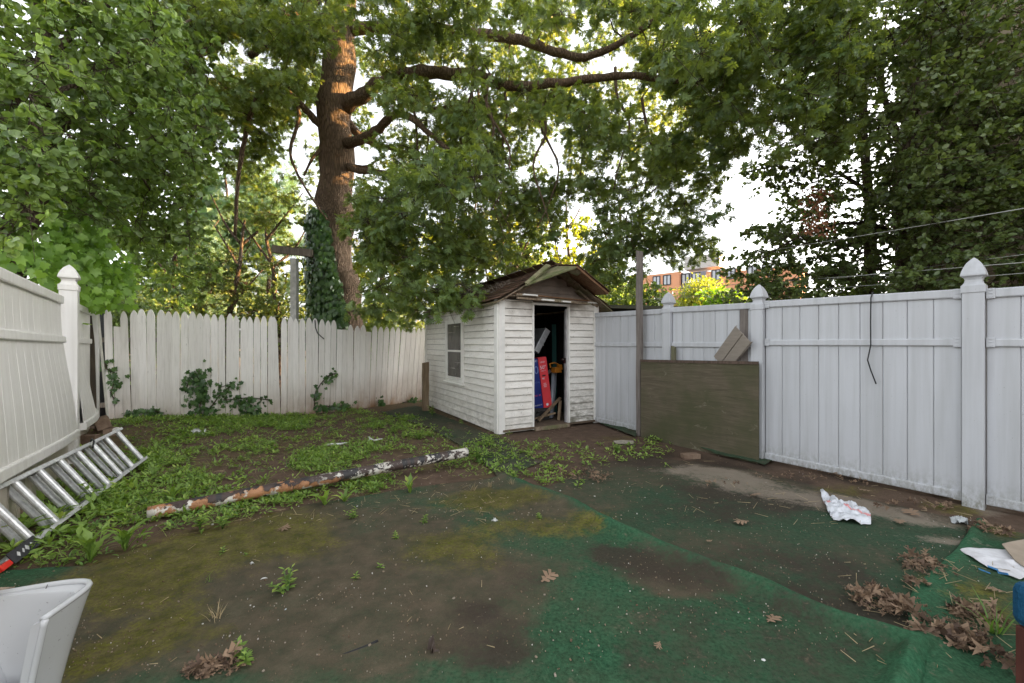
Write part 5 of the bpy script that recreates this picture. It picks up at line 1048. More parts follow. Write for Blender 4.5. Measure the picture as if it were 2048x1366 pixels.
# ---- feathery trees behind the pickets
def thin(name, lab, px, Y, ytop, lean, boxes, leaf, kind, nl, size, group='thin feathery trees behind the picket fence', rad=.6, r0=.11, bm=None, twigs=7, forks=3, **kw):
    b = P(px, 688, Y); b[2] = 0; q = [b]; n_ = 5
    for k in range(1, n_+1): q.append(P(px+lean*k/n_+random.uniform(-6, 6), 688+(ytop-688)*k/n_, Y+random.uniform(-.1, .1)))
    lm = [(q, r0, r0*.3, 10)]
    for f in range(forks):
        k = random.randint(1, 4); s = random.choice([-1, 1]); a = np.array(q[k]); lm.append(([a, a+np.array([s*.5, random.uniform(-.4, .4), .6]), a+np.array([s*1.0, random.uniform(-.6, .6), 1.6])], r0*.45, r0*.15, 7))
    return tree(name, lab, b, lm, sample(boxes), kind, leaf, nl, size, rad, bm or M['bark2'], group=group, twigs=twigs, **kw)
G1 = 'thin feathery trees behind the picket fence'
thin('feathery_tree', 'pale bluish feathery tree just left of the white clothesline post', 530, 17, 360, 20, [(460, 340, 600, 500, 16, 19, 34), (440, 470, 620, 600, 16, 19, 20)], M['farleaf'], 'feather', 5200, .30)
thin('feathery_tree', 'pale feathery tree with thin dark trunk in the middle of the gap behind the pickets', 462, 16, 330, -10, [(390, 350, 500, 480, 15, 18, 30), (380, 470, 480, 610, 15, 18, 22)], M['farleaf'], 'feather', 5200, .30)
thin('feathery_tree', 'bushy feathery tree low behind the pickets near the left corner', 390, 15, 420, -20, [(330, 430, 440, 540, 14, 17, 20), (300, 540, 440, 625, 14, 16, 24), (220, 590, 330, 640, 12, 14, 14)], M['farleaf'], 'feather', 5000, .28)
thin('slender_tree', 'slender dark trunk with sparse green leaves behind pickets, left of the feathery trees', 330, 12, 380, 30, [(240, 470, 380, 620, 11, 13.5, 36)], M['roundleaf'], 'round', 5000, .10, rad=.55, group=None)
thin('slender_tree', 'slender leaning tree between the clothesline post and the big oak', 560, 13, 430, -30, [(520, 430, 640, 560, 12, 14.5, 16), (480, 560, 640, 630, 12, 14, 12)], M['darkleaf'], 'round', 3600, .10, rad=.5, group=None, nbare=300)
thin('slender_tree', 'dark forked small tree in front of the pale feathery ones', 455, 13, 440, 30, [(400, 500, 520, 610, 12.5, 14, 14)], M['darkleaf'], 'round', 2600, .10, rad=.5, group=None, nbare=260, forks=5)
# ---- sunlit trees beyond the shed
yg = [('wide yellow green sunlit tree beyond the shed, directly above its roof', 930, 24, [(840, 430, 1040, 600, 22, 27, 60)], 'yelleaf'),
      ('yellow green sunlit tree behind the oak trunk, left of the shed', 770, 22, [(705, 470, 850, 640, 20, 24, 60)], 'yelleaf'),
      ('yellow green sunlit tree right of the shed roof peak', 1130, 25, [(1040, 440, 1200, 590, 22, 27, 54)], 'yelleaf'),
      ('dull green tree behind the tall wooden post', 1230, 20, [(1180, 560, 1262, 610, 18, 21, 18)], 'roundleaf'),
      ('shaded dark green tree between shed roof and clothesline gap, far behind the oak', 1010, 19, [(960, 480, 1090, 600, 18, 20, 26)], 'darkleaf')]
for lab, px, Y, bx_, mt in yg:
    thin('background_tree', lab, px, Y, 400, random.uniform(-20, 20), bx_, M[mt], 'round', 5200, .17, group='background trees beyond the shed', rad=.8, r0=.16, twr=.008, nbare=100)
# bare sunlit trunks
for px, Y, yt, r0, lab in ((1028, 15, 470, .13, 'bare dark trunk standing right behind the shed ridge'), (985, 18, 470, .09, 'thin forked bare trunk left of the dark one behind the shed'), (762, 18, 480, .10, 'thin bare trunk between the oak and the shed roof')):
    b = P(px, 688, Y); b[2] = 0; a1 = P(px-4, 590, Y); a2 = P(px+6, 520, Y); a3 = P(px+18, yt, Y); a4 = P(px-26, yt, Y)
    tree('bare_tree', lab, b, [([b, a1, a2, a3], r0, r0*.5, 10), ([a1, a1+(a4-a1)*.5, a4], r0*.6, r0*.3, 8), ([a2, P(px+50, yt-20, Y)], r0*.4, r0*.2, 7)], sample([(px-60, yt-60, px+60, yt+40, Y-1, Y+1, 10)]), 'round', M['yelleaf'], 500, .12, .7, M['bark2'], nbare=160, twr=.008)
# willow and bright bush far behind the right fence
b = P(1400, 688, 34); b[2] = 0; wl = sample([(1375, 575, 1440, 610, 32, 37, 36), (1392, 562, 1425, 580, 32, 36, 10), (1370, 600, 1460, 640, 31, 35, 26)]); wr = thing('willow_tree', 'sunlit yellow willow with drooping foliage in front of the orange building', 'tree', b)
m = MB(); m.tube([b, b+[0, 0, 3.0], b+[.3, 0, 5]], [.3, .22, .1], 10); m.tube([b+[0, 0, 2.6], b+[-1.5, 0, 4.6]], [.15, .05], 7); m.build('trunk', M['bark2'], wr, sub=b)
N = 15000; ii = RNG.integers(0, len(wl), N); st = wl[ii]+RNG.normal(size=(N, 3))*np.array([.55, .5, .35]); st[:, 2] -= RNG.random(N)**1.5*1.5
leaves('crown', 'small', st-b, rnd_dir(N, -1.5, 1), rnd_dir(N, .5), RNG.uniform(.18, .34, N), M['yelleaf'], parent=wr)
thin('background_tree', 'pale yellow tree left of the orange building behind the tall post', 1250, 36, 560, 5, [(1195, 580, 1290, 605, 33, 38, 24)], M['yelleaf'], 'round', 5200, .28, group='background trees beyond the shed', rad=1.1, r0=.2, twr=.01)
def bush(name, lab, px0, px1, Y, y0, leaf, kind, N, size, cat='bush', group=None, zmin=.2):
    c = P((px0+px1)/2, 688, Y); c[2] = 0; root = thing(name, lab, cat, c, group=group); w = (px1-px0)/F*Y/2; h = H+(688-y0)/F*Y; k = 14
    cc = np.c_[RNG.uniform(-w, w, k), RNG.uniform(-.6, .6, k), RNG.uniform(.5*h, .9*h, k)]; m = MB()
    for q in cc: m.tube([(q[0]*.3, q[1]*.3, 0), (q[0]*.7, q[1]*.7, q[2]*.5), q], [.03, .02, .008], 5)
    m.build('stems', M['twig'], root); ii = RNG.integers(0, k, N); pos = cc[ii]+RNG.normal(size=(N, 3))*np.array([w*.22+.1, .3, .16*h]); pos[:, 2] = np.clip(pos[:, 2], zmin, h*1.08)
    leaves('foliage', kind, pos, rnd_dir(N, -.2), rnd_dir(N, 1), RNG.uniform(.7, 1.3, N)*size, leaf, parent=root); return root
bush('bush', 'bright green low tree showing just above the fence left of the middle pointed post', 1410, 1500, 16, 598, M['brightleaf'], 'round', 3500, .17)
bush('hedge', 'dark green hedge behind the far end of the right fence', 1195, 1345, 13, 588, M['darkleaf'], 'round', 7000, .11)
bush('bush', 'dark bush low behind the pickets in the left corner', 215, 330, 10.5, 596, M['darkleaf'], 'round', 5000, .09)
bush('bush', 'dark green bush behind the pickets between oak and shed', 715, 850, 12.5, 622, M['oakleaf'], 'oak', 2600, .14)
bush('bush', 'shady green undergrowth behind the pickets left of the oak', 470, 640, 13, 606, M['darkleaf'], 'round', 5000, .10)
bush('bush', 'tall leafy bush behind the right fence under the dense tree', 1480, 1900, 10.8, 575, M['darkleaf'], 'round', 11000, .085)
# ---- grape vine on the left fence
def vine_patch(name, lab, pts, leaf, kind, N, size, spread, nrm, cat='vine', stems=True):
    pts = np.array(pts, float); c0 = pts[0]; root = thing(name, lab, cat, c0); m = MB()
    if stems: m.tube(pts-c0, [.010]*len(pts), 5); m.build('stem', M['twig'], root)
    seg = RNG.integers(0, len(pts)-1, N); t = RNG.random(N)[:, None]; pos = pts[seg]*(1-t)+pts[seg+1]*t+RNG.normal(size=(N, 3))*np.array(spread)
    nr = unit(np.array(nrm)+RNG.normal(size=(N, 3))*.45); ax_ = unit(np.cross(nr, RNG.normal(size=(N, 3)))*.6+np.array([0, 0, -.8]))
    leaves('leaves', kind, pos-c0, ax_, nr, RNG.uniform(.65, 1.3, N)*size, leaf, parent=root); return root
vine_patch('grape_vine', 'bright green broad leaved vine tumbling over the left fence around the pointed cap', [P(45, 545, 4.6), P(100, 500, 5.2), P(150, 470, 5.6), P(170, 520, 5.8), P(190, 560, 6.2), P(215, 530, 6.4), P(200, 590, 6.3), P(160, 560, 5.4)], M['vineleaf'], 'ivy', 1200, .115, (.14, .2, .15), (.5, -.7, .45))
vine_patch('grape_vine', 'thin vine shoots climbing above the others at the left corner', [P(140, 400, 5.6), P(160, 440, 5.6), P(150, 480, 5.6), P(110, 520, 5.4)], M['vineleaf'], 'ivy', 150, .105, (.12, .12, .1), (.5, -.7, .45))
vine_patch('grape_vine', 'pale yellowish vine tip resting on the far left fence post', [P(170, 600, 6.2), P(185, 590, 6.3), P(195, 620, 6.4)], M['brightleaf'], 'ivy', 26, .11, (.07, .05, .05), (.5, -.7, .45))
# ivy on the oak trunk
N = 5200; py = 690-260*RNG.random(N)**1.35; wv2 = np.interp(py, [430, 480, 560, 690], [.15, .30, .42, .5]); a = RNG.uniform(-1.0, 1.0, N)
ang = np.radians(232)+a*wv2*2.6; cx = np.interp(py, [400, 540, 640, 700], [P(670, 400, 10.3)[0], P(674, 540, 10.3)[0], P(684, 640, 10.3)[0], P(684, 700, 10.3)[0]]); rr = np.interp(py, [430, 560, 640, 700], [.40, .44, .50, .56])+RNG.uniform(0, 1, N)**2*.32
pos = np.c_[cx+rr*np.cos(ang), 10.3+rr*np.sin(ang), H+(688-py)/F*10.3]; nr = unit(np.c_[np.cos(ang), np.sin(ang), np.full(N, .4)]+RNG.normal(size=(N, 3))*.3)
iv = thing('ivy', 'dark ivy covering the left side of the big oak trunk', 'ivy', oak_base); O = np.array(oak_base)
m = MB()
for k in range(7): a0 = math.radians(200+k*9); m.tube([(.5*math.cos(a0)*1.15, .5*math.sin(a0)*1.15, 0.2), (.46*math.cos(a0+.1)*1.1, .46*math.sin(a0+.1)*1.1, 1.8), (.45*math.cos(a0), .45*math.sin(a0), 3.6)], [.025, .018, .008], 5)
m.build('stem', M['twig'], iv)
leaves('leaves', 'ivy', pos-O, unit(np.cross(nr, RNG.normal(size=(N, 3)))*.5+np.array([0, 0, -1.])), nr, RNG.uniform(.08, .15, N), M['ivyleaf'], parent=iv)
# ivy on the pickets
def ivy_fence(lab, px, N, sz=.075, sp=(.06, .02, .06)):
    pts = [on_picket(*p, .03) for p in px]; return vine_patch('ivy', lab, pts, M['ivyleaf'], 'ivy', N, sz, sp, (.15, -1, .25), 'ivy')
ivy_fence('trailing ivy strand hanging down the leftmost pickets', [(207, 720), (214, 738), (228, 745), (232, 760), (222, 785), (230, 800)], 60)
ivy_fence('thick ivy column climbing the pickets beside a bare stem', [(400, 740), (398, 765), (405, 790), (400, 820), (412, 838)], 200, .08, (.10, .03, .07))
ivy_fence('short ivy strand arching up left of the thick ivy column', [(372, 785), (380, 760), (392, 745), (402, 760)], 50)
ivy_fence('ivy runner spreading right along the middle pickets', [(412, 830), (440, 790), (470, 765), (440, 775), (450, 800), (500, 795), (540, 800)], 100, .07)
ivy_fence('round ivy clump low on the pickets at the end of the runner', [(475, 800), (490, 812), (500, 825), (505, 835)], 150, .08, (.12, .03, .06))
ivy_fence('ivy strand climbing diagonally up the stained pickets', [(628, 812), (628, 790), (640, 768), (655, 752), (672, 746)], 75, .07)
ivy_fence('low ivy mat at the foot of the stained pickets', [(635, 815), (660, 812), (700, 810)], 90, .08, (.10, .05, .03))
ivy_fence('small ivy tuft low on the pickets left of the shed', [(756, 800), (760, 810)], 26, .08)
ivy_fence('dark ivy clump in the corner between pickets and shed', [(805, 805), (825, 802), (842, 803)], 70, .08, (.12, .05, .05))
ivy_fence('low ivy patch at the foot of the left pickets', [(268, 828), (300, 820), (330, 826)], 90, .08, (.12, .06, .04))
# ================================================================ BUILDINGS BEYOND
def wins(root, lst, fr, gl):
    for (o_, ex, en, w, h) in lst:
        o_ = np.array(o_); ex = np.array(ex); en = np.array(en); m = MB(); g = MB()
        for (a, b) in (((-w/2, -h/2), (w/2, -h/2)), ((-w/2, h/2), (w/2, h/2)), ((-w/2, -h/2), (-w/2, h/2)), ((w/2, -h/2), (w/2, h/2)), ((0, -h/2), (0, h/2))):
            m.bar(o_+ex*a[0]+np.array([0, 0, a[1]])+en*.04, o_+ex*b[0]+np.array([0, 0, b[1]])+en*.04, .12, .12)
        g.prism([(-w/2, -h/2), (w/2, -h/2), (w/2, h/2), (-w/2, h/2)], o_+en*.02, ex, (0, 0, 1), en, .02); f = m.build('window', fr, root, sub=root.location); g.build('pane', gl, f, sub=root.location)
ob = thing('apartment_building', 'distant orange brick and grey apartment block seen above the right fence', 'building', (24, 60, 0))
M['orange'] = plain('orange brick', (.66, .33, .19), .85, var=.08, scale=1); M['greyp'] = plain('grey cladding', (.22, .23, .27), .7, var=.06); M['winfr'] = plain('window frame', (.05, .05, .06), .5); M['glass'] = plain('window glass', (.42, .46, .50), .15, .6)
q0 = P(1275, 688, 62); q1 = P(1560, 688, 50); d = (q1-q0); d[2] = 0; Lb = np.hypot(*d[:2]); ex = d/Lb; en = np.array([ex[1], -ex[0], 0]); 
def at(px):   # param along facade for column
    t = (px-1024)/F; s = (t*q0[1]-q0[0])/(ex[0]-t*ex[1]); return s
segs = [(1275, 1359, 548, 'orange', 0), (1359, 1412, 543, 'greyp', -.6), (1412, 1478, 540, 'orange', 0), (1478, 1600, 536, 'orange', .2)]
for x0, x1, yt, mt, of in segs:
    s0, s1 = at(x0), at(x1); c = q0+ex*(s0+s1)/2; zt = H+(688-yt)/F*c[1]; m = MB(); c2 = c-en*(3-of); m.box((c2[0], c2[1], zt/2), (s1-s0-.01, 6, zt), math.atan2(ex[1], ex[0])); m.build('wall', M[mt], ob, sub=ob.location)
lst = []
for px in (1313, 1334, 1368, 1389, 1432, 1462, 1505, 1535):
    for fl in range(4): s = at(px); c = q0+ex*s; of = -.6 if 1359 < px < 1412 else (0.2 if px > 1478 else 0); lst.append((c+np.array([0, 0, 9.1-fl*3.1])+en*of, ex, en, 1.0, 1.35))
wins(ob, lst, M['winfr'], M['glass'])
m = MB(); c = q0+ex*at(1400)-en*2; m.box((c[0], c[1], 12.6), (4.5, 3, 1.8), math.atan2(ex[1], ex[0])); m.build('roof_unit', plain('pale roof unit', (.5, .5, .48), .6), ob, sub=ob.location)
m = MB(); c = q0+ex*at(1385)-en*1.5
for k in range(7): p_ = c+ex*(k*.8-1); m.bar((p_[0], p_[1], 11.8), (p_[0], p_[1], 12.6), .04, .04)
m.build('roof_railing', M['winfr'], ob, sub=ob.location)
# neighbour's house at the right, clad in beige siding
M['beigeside'] = plain('beige siding', (.34, .28, .20), .75, .2, var=.1, scale=3); hs_ = thing('beige_house', 'beige clapboard house glimpsed through the dense tree at the right', 'building', (13, 5, 0))
hu = np.array([-.38, .925, 0]); hu /= np.linalg.norm(hu); hn = np.array([-hu[1], hu[0], 0]); p0 = np.array([9.1, 9.7, 0])-hu*19; HL = 19.0; HH = 8.6; m = MB()
e = .20; z = .0
while z < HH-.01:
    a = p0+hn*.0; A = np.array([[p0+hn*.004+[0, 0, z], p0+hn*.03+[0, 0, z], p0+hn*.004+[0, 0, z+e]], [p0+hu*HL+hn*.004+[0, 0, z], p0+hu*HL+hn*.03+[0, 0, z], p0+hu*HL+hn*.004+[0, 0, z+e]]]); m.grid(A, random.random()); z += e
c = p0+hu*HL/2-hn*4; m.box((c[0], c[1], HH/2), (HL, 8, HH), math.atan2(hu[1], hu[0])); m.build('wall', M['beigeside'], hs_, sub=hs_.location)
m = MB(); A0 = p0-hu*.4+hn*.4; A1 = p0+hu*(HL+.4)+hn*.4; B0 = A0-hn*8.8; B1 = A1-hn*8.8; C0 = (A0+B0)/2; C1 = (A1+B1)/2; zz = lambda p, z: np.array([p[0], p[1], z])
q = [zz(A0, HH), zz(A1, HH), zz(B0, HH), zz(B1, HH), zz(C0, HH+1.6), zz(C1, HH+1.6)]; m.add(q, [(0, 1, 5, 4), (2, 4, 5, 3), (0, 4, 2), (1, 3, 5), (0, 2, 3, 1)]); m.build('roof', plain('dark roof', (.05, .045, .04), .9), hs_, sub=hs_.location)
lst = [(p0+hu*s+np.array([0, 0, z])+hn*.03, hu, hn, 1.0, 1.5) for s in (2.5, 6.5, 10.5) for z in (2.0, 5.6)]
wins(hs_, lst, plain('white window frame', (.6, .6, .58), .5), plain('dark window', (.03, .035, .04), .1, .6))
sun_block_house = thing('beige_house', 'tall beige house block added unseen behind the dense tree to shade the lower oak trunk', 'building', (18, 12.6, 0)); m = MB(); m.box((4, .3, 5.1), (8, 6.4, 10.2)); m.build('wall', M['beigeside'], sun_block_house)  # added house hidden by foliage; keeps the low sun off the lower oak trunk
m = MB(); q = [(-.4, -3.3, 10.2), (8.4, -3.3, 10.2), (-.4, 3.9, 10.2), (8.4, 3.9, 10.2), (-.4, .3, 11.2), (8.4, .3, 11.2)]; m.add(q, [(0, 1, 5, 4), (2, 4, 5, 3), (0, 4, 2), (1, 3, 5), (0, 2, 3, 1)]); m.build('roof', plain('slate roof', (.05, .05, .05), .9), sun_block_house)
wins(sun_block_house, [((18, 12.6+y, z), (0, 1, 0), (-1, 0, 0), 1.0, 1.5) for y in (-1.4, 1.4) for z in (2, 5, 8)], plain('pale window frame', (.6, .6, .58), .5), plain('dim window', (.03, .035, .04), .1, .6))
# neighbour's low shed roof behind the far right fence
ns = thing('neighbour_shed', 'low grey neighbouring shed whose flat roof edge shows above the far right fence', 'shed', (3.0, 8.8, 0)); m = MB(); m.box((0, 0, .98), (2.6, 1.8, 1.96), R(12)); m.build('wall', plain('grey cladding boards', (.22, .21, .19), .8), ns); m = MB(); m.box((0, -.05, 2.05), (3.0, 2.1, .06), R(12)); m.build('roof', plain('mossy felt', (.06, .06, .04), .9), ns)
m = MB(); m.box((-.2, -1.02, 1.90), (.9, .03, .05), R(12)); m.build('vent_slot', M['ink_b'], ns)
# ================================================================ WEEDS, LEAVES AND GRIT
def tmpl_weed():       # pointed simple leaf folded along its rib
    V = [(0, 0, 0), (.14, .22, .05), (.20, .48, .07), (.12, .76, .03), (0, 1, -.06), (-.12, .76, .03), (-.20, .48, .07), (-.14, .22, .05), (0, .5, .0)]
    return np.array(V, float), np.array([(8, i, i+1) for i in range(7)]+[(8, 7, 0)])
def tmpl_dand():       # long toothed leaf arching over
    V = []; T = []; n = 7
    for i in range(n+1):
        t = i/n; w = .012+.095*math.sin(math.pi*min(t*1.02, 1))**.8*(1.35 if i % 2 else .6); z = .28*math.sin(t*2.6)-.04; V += [(-w, t, z+.03), (0, t, z), (w, t, z+.03)]
    for i in range(n): b = i*3; T += [(b, b+1, b+4), (b, b+4, b+3), (b+1, b+2, b+5), (b+1, b+5, b+4)]
    return np.array(V, float), np.array(T)
TM['weed'] = tmpl_weed(); TM['dand'] = tmpl_dand()
def tmpl_blade():
    V = [(-.02, 0, 0), (.02, 0, 0), (-.016, .5, .05), (.016, .5, .05), (0, 1, -.05)]; return np.array(V, float), np.array([(0, 1, 3), (0, 3, 2), (2, 3, 4)])
TM['blade'] = tmpl_blade()
M['weed'] = leafmat('weed leaf', (.11, .19, .035), (.24, .36, .075), .32, .5, c3=(.36, .44, .10))
M['weed2'] = leafmat('dark weed leaf', (.06, .125, .03), (.14, .25, .055), .3, .45)
M['grassblade'] = leafmat('grass blade', (.14, .20, .05), (.25, .32, .09), .3, .5)
M['straw'] = leafmat('straw', (.25, .19, .10), (.42, .33, .19), .1, .8, (1, 1, 1))
def edge_y(px):     # far edge of the foreground carpet in the photograph's rows
    return np.interp(px, [0, 187, 263, 400, 470, 616, 836, 1024], [1150, 1140, 1108, 1074, 1058, 1014, 978, 952])
def in_weeds(px, py):
    lo = np.interp(px, [0, 200, 400, 700, 860], [1100, 860, 835, 818, 838]); right_lim = np.interp(py, [815, 850, 900, 950], [790, 880, 960, 1010]); return (py > lo) & (py < edge_y(px)-3) & (px < right_lim)
def weed_stuff(name, lab, N, region, mat, kind, hmul, per, size, seed, dens=None):
    rg = np.random.default_rng(seed); pts = []
    while len(pts) < N:
        px = rg.uniform(region[0], region[2], 4000); py = 688+1/rg.uniform(1/(region[3]-688), 1/(region[1]-688), 4000)
        # uniform over the ground: weight by ground area
        Yg = 1145.4/(py-688); Xg = (px-1024)/F*Yg; keep = rg.random(4000) < (Yg/Yg.max())**1.0
        ok = (dens(px, py, Xg, Yg) > rg.random(4000)) & keep; pts += list(zip(Xg[ok], Yg[ok]))
    c = np.array(pts[:N]); k = rg.integers(per[0], per[1], N); ii = np.repeat(np.arange(N), k); n_ = len(ii); hh = rg.uniform(.3, 1.0, N)*hmul
    a = rg.uniform(0, 2*np.pi, n_); f = rg.uniform(0, 1, n_)**.8; zz = f*hh[ii]; spr = rg.uniform(0, .035, n_)*(1+hmul*6)
    pos = np.c_[c[ii, 0]+spr*np.cos(a), c[ii, 1]+spr*np.sin(a), gz(c[ii, 0], c[ii, 1])+.012+zz]
    el = np.where(f > .75, .7, .15)+rg.normal(size=n_)*.3; axd = np.c_[np.cos(a)*np.cos(el), np.sin(a)*np.cos(el), np.sin(el)]; nr = unit(np.c_[-np.cos(a)*.5, -np.sin(a)*.5, np.ones(n_)]+rg.normal(size=(n_, 3))*.25)
    cl = rg.random(N); o = leaves(name, kind, pos, axd, nr, size*rg.uniform(.5, 1.35, n_), mat, lv=np.clip(cl[ii]*.6+rg.random(n_)*.42, 0, 1)); return props(o, lab, kind='stuff')
pat = lambda x, y: fbm(x*1.5+3, y*1.5, 71)
d1 = lambda px, py, x, y: in_weeds(px, py)*np.clip((pat(x, y)-.39)*5, .10, 1)*(.45+.55*(px < 760))
weed_stuff('weed_cover', 'low green weeds spread over the soil between pickets and pipe', 3000, (0, 815, 1010, 1160), M['weed'], 'weed', .045, (7, 14), .042, 1, d1)
weed_stuff('weed_cover', 'darker small weeds mixed through the soil behind the pipe', 1700, (0, 815, 1010, 1160), M['weed2'], 'weed', .03, (5, 10), .034, 2, d1)
weed_stuff('grass_tufts', 'sparse thin grass blades between the weeds', 900, (0, 815, 1010, 1160), M['grassblade'], 'blade', .02, (5, 12), .09, 3, d1)
bl_ = lambda L: (lambda px, py, x, y: np.clip(sum(np.exp(-((px-a)/c)**2-((py-b)/d)**2) for a, b, c, d in L), 0, 1))
weed_stuff('weed_cover', 'patchy weeds on the soil in front of the shed door', 300, (930, 860, 1420, 1010), M['weed'], 'weed', .045, (6, 12), .042, 4, bl_([(1010, 905, 60, 16), (1100, 905, 70, 16), (1180, 920, 60, 14), (1270, 905, 60, 14), (1320, 888, 40, 10), (1060, 950, 70, 16), (1120, 960, 40, 14), (1000, 930, 60, 20), (970, 890, 30, 14)]))
weed_stuff('weed_cover', 'weeds growing around the ladder and along the foot of the left fence', 230, (0, 900, 330, 1130), M['weed'], 'weed', .07, (6, 12), .07, 5, bl_([(60, 1080, 90, 60), (160, 1020, 90, 40), (240, 960, 70, 40), (30, 1030, 60, 60)]))
# larger plants, each its own
def weed_plant(px, py, lab, kind='leafy', h=.18, N=26, size=.07, mat=None, name='weed_plant'):
    g = G(px, py); g[2] = float(gz(g[0], g[1])); root = thing(name, lab, 'weed', g); rg = RNG; mat = mat or M['weed']
    if kind == 'rosette':
        a = np.linspace(0, 2*np.pi, N, endpoint=False)+rg.normal(size=N)*.2; el = rg.uniform(.35, 1.1, N); ax_ = np.c_[np.cos(a)*np.cos(el), np.sin(a)*np.cos(el), np.sin(el)]; nr = np.c_[-np.cos(a)*np.sin(el), -np.sin(a)*np.sin(el), np.cos(el)]
        leaves('leaves', 'dand', np.zeros((N, 3))+np.array([0, 0, .01]), ax_, nr, size*rg.uniform(.6, 1.2, N), mat, parent=root)
    elif kind == 'grass':
        a = rg.uniform(0, 2*np.pi, N); el = rg.uniform(.6, 1.45, N); ax_ = np.c_[np.cos(a)*np.cos(el), np.sin(a)*np.cos(el), np.sin(el)]; nr = np.c_[-np.cos(a)*np.sin(el), -np.sin(a)*np.sin(el), np.cos(el)]
        leaves('leaves', 'blade', rg.normal(size=(N, 3))*.012*np.array([1, 1, 0])+[0, 0, .01], ax_, nr, size*rg.uniform(.5, 1.2, N), mat, parent=root)
    else:
        m = MB(); st = max(1, N//12); P_ = []; A_ = []; Nn = []; S_ = []
        for s in range(st):
            lx, ly = rg.normal(size=2)*.22*h; top = np.array([lx*1.6, ly*1.6, h*rg.uniform(.7, 1.1)]); m.tube([(0, 0, 0), (lx*.6, ly*.6, h*.5), top], [.004, .003, .0015], 5)
            for k in range(N//st):
                t = .25+.75*k/(N//st); a = k*2.4+s; el = .15+.9*max(0, t-.6); b = np.array([lx*1.6*t, ly*1.6*t, top[2]*t]); P_.append(b); A_.append((math.cos(a)*math.cos(el), math.sin(a)*math.cos(el), math.sin(el))); Nn.append((-math.cos(a)*.4, -math.sin(a)*.4, 1)); S_.append(size*(1.15-.5*t)*rg.uniform(.8, 1.2))
        m.build('stem', M['weed2'], root); leaves('leaves', 'weed', np.array(P_), np.array(A_), np.array(Nn, float), np.array(S_), mat, parent=root)
    return root
wp = [(575, 1190, 'upright narrow leaved weed standing alone on the brown carpet', 'leafy', .13, 48, .045), (447, 1112, 'small seedling on the moss left of the tiny pair', 'leafy', .05, 12, .035), (489, 1117, 'tiny seedling just right of another on the moss', 'leafy', .04, 10, .03), (712, 1163, 'little seedling alone in the middle of the brown carpet', 'leafy', .05, 12, .035),
      (765, 1141, 'little broad leaved seedling right of the middle one', 'leafy', .04, 10, .04), (793, 1082, 'feathery little weed on the mossy carpet below the pipe', 'leafy', .07, 20, .03), (1080, 1043, 'small weed at the centre of the mossy strip near the fold', 'leafy', .06, 22, .035), (710, 1040, 'soft pale weed growing at the carpet edge right of the pipe middle', 'leafy', .11, 36, .035), (845, 1050, 'soft weed at the carpet edge near the right third of the pipe', 'leafy', .08, 22, .035),
      (180, 1128, 'large toothed dandelion like plant at the carpet edge near the ladder foot', 'rosette', .2, 13, .21), (250, 1105, 'upright large leaved weed right of the dandelion like plant', 'rosette', .2, 10, .19), (345, 1000, 'tall broad weed behind the left end of the pipe', 'rosette', .3, 12, .17), (650, 1015, 'broad leaved weed under the middle of the pipe', 'rosette', .2, 9, .15), (400, 1060, 'leafy weed in front of the left part of the pipe', 'leafy', .16, 42, .06), (445, 1058, 'leafy weed next to another in front of the pipe', 'leafy', .13, 40, .055),
      (690, 1008, 'small rosette under the pipe right of the broad leaved one', 'rosette', .1, 7, .13), (820, 990, 'rosette growing below the right half of the pipe', 'rosette', .1, 8, .16), (955, 925, 'bushy weed at the tip of the pipe', 'leafy', .22, 80, .06), (975, 895, 'broad leaved weed at the near corner of the shed', 'leafy', .18, 50, .07), (865, 832, 'spiky weed at the foot of the shed left wall', 'leafy', .20, 40, .07), (925, 850, 'low leafy weed halfway along the shed left wall', 'leafy', .10, 26, .05), (838, 880, 'light green weed on the carpet strip left of the shed', 'leafy', .20, 48, .07), (790, 868, 'weed clump at the edge of the shed side path', 'leafy', .16, 48, .06),
      (1880, 992, 'broad leaved weed against the white fence near the nearest post', 'leafy', .20, 18, .10), (1890, 1018, 'little green weed at the foot of the right fence by the post', 'leafy', .05, 10, .04), (1030, 962, 'weed at the tip of the carpet seam', 'leafy', .12, 36, .045), (1235, 905, 'bright weed in front of the stone slab', 'leafy', .10, 60, .04), (490, 1335, 'feathery weed at the bottom edge beside a leaf pile', 'leafy', .12, 46, .04), (105, 1045, 'broad low weed seen between the ladder rungs', 'rosette', .2, 10, .15), (30, 1090, 'tall pointed weed behind the near end of the ladder', 'rosette', .3, 12, .20), (200, 1010, 'dark leaved weed between ladder rungs near the fence', 'leafy', .2, 40, .09)]
for px, py, lab, kd, h, N, sz in wp: weed_plant(px, py, lab, kd, h, N, sz)
weed_plant(1995, 1275, 'tall grassy weed beside the blue padded bench', 'grass', .3, 16, .22, M['weed2'], 'grass_clump'); weed_plant(420, 1170, 'single small upright leaf shoot on the moss', 'grass', .1, 4, .08, M['brightleaf'], 'grass_clump')
for px, py, lab in ((980, 978, 'dry straw tuft at the top edge of the foreground carpet, middle of three'), (945, 985, 'dry straw tuft at the top edge of the foreground carpet, left of three'), (1025, 975, 'dry straw tuft at the top edge of the foreground carpet, right of three'), (435, 1245, 'pale grass tuft on the moss near the porcelain fixture')):
    weed_plant(px, py, lab, 'grass', .08, 26, .09, M['straw'], 'grass_clump')
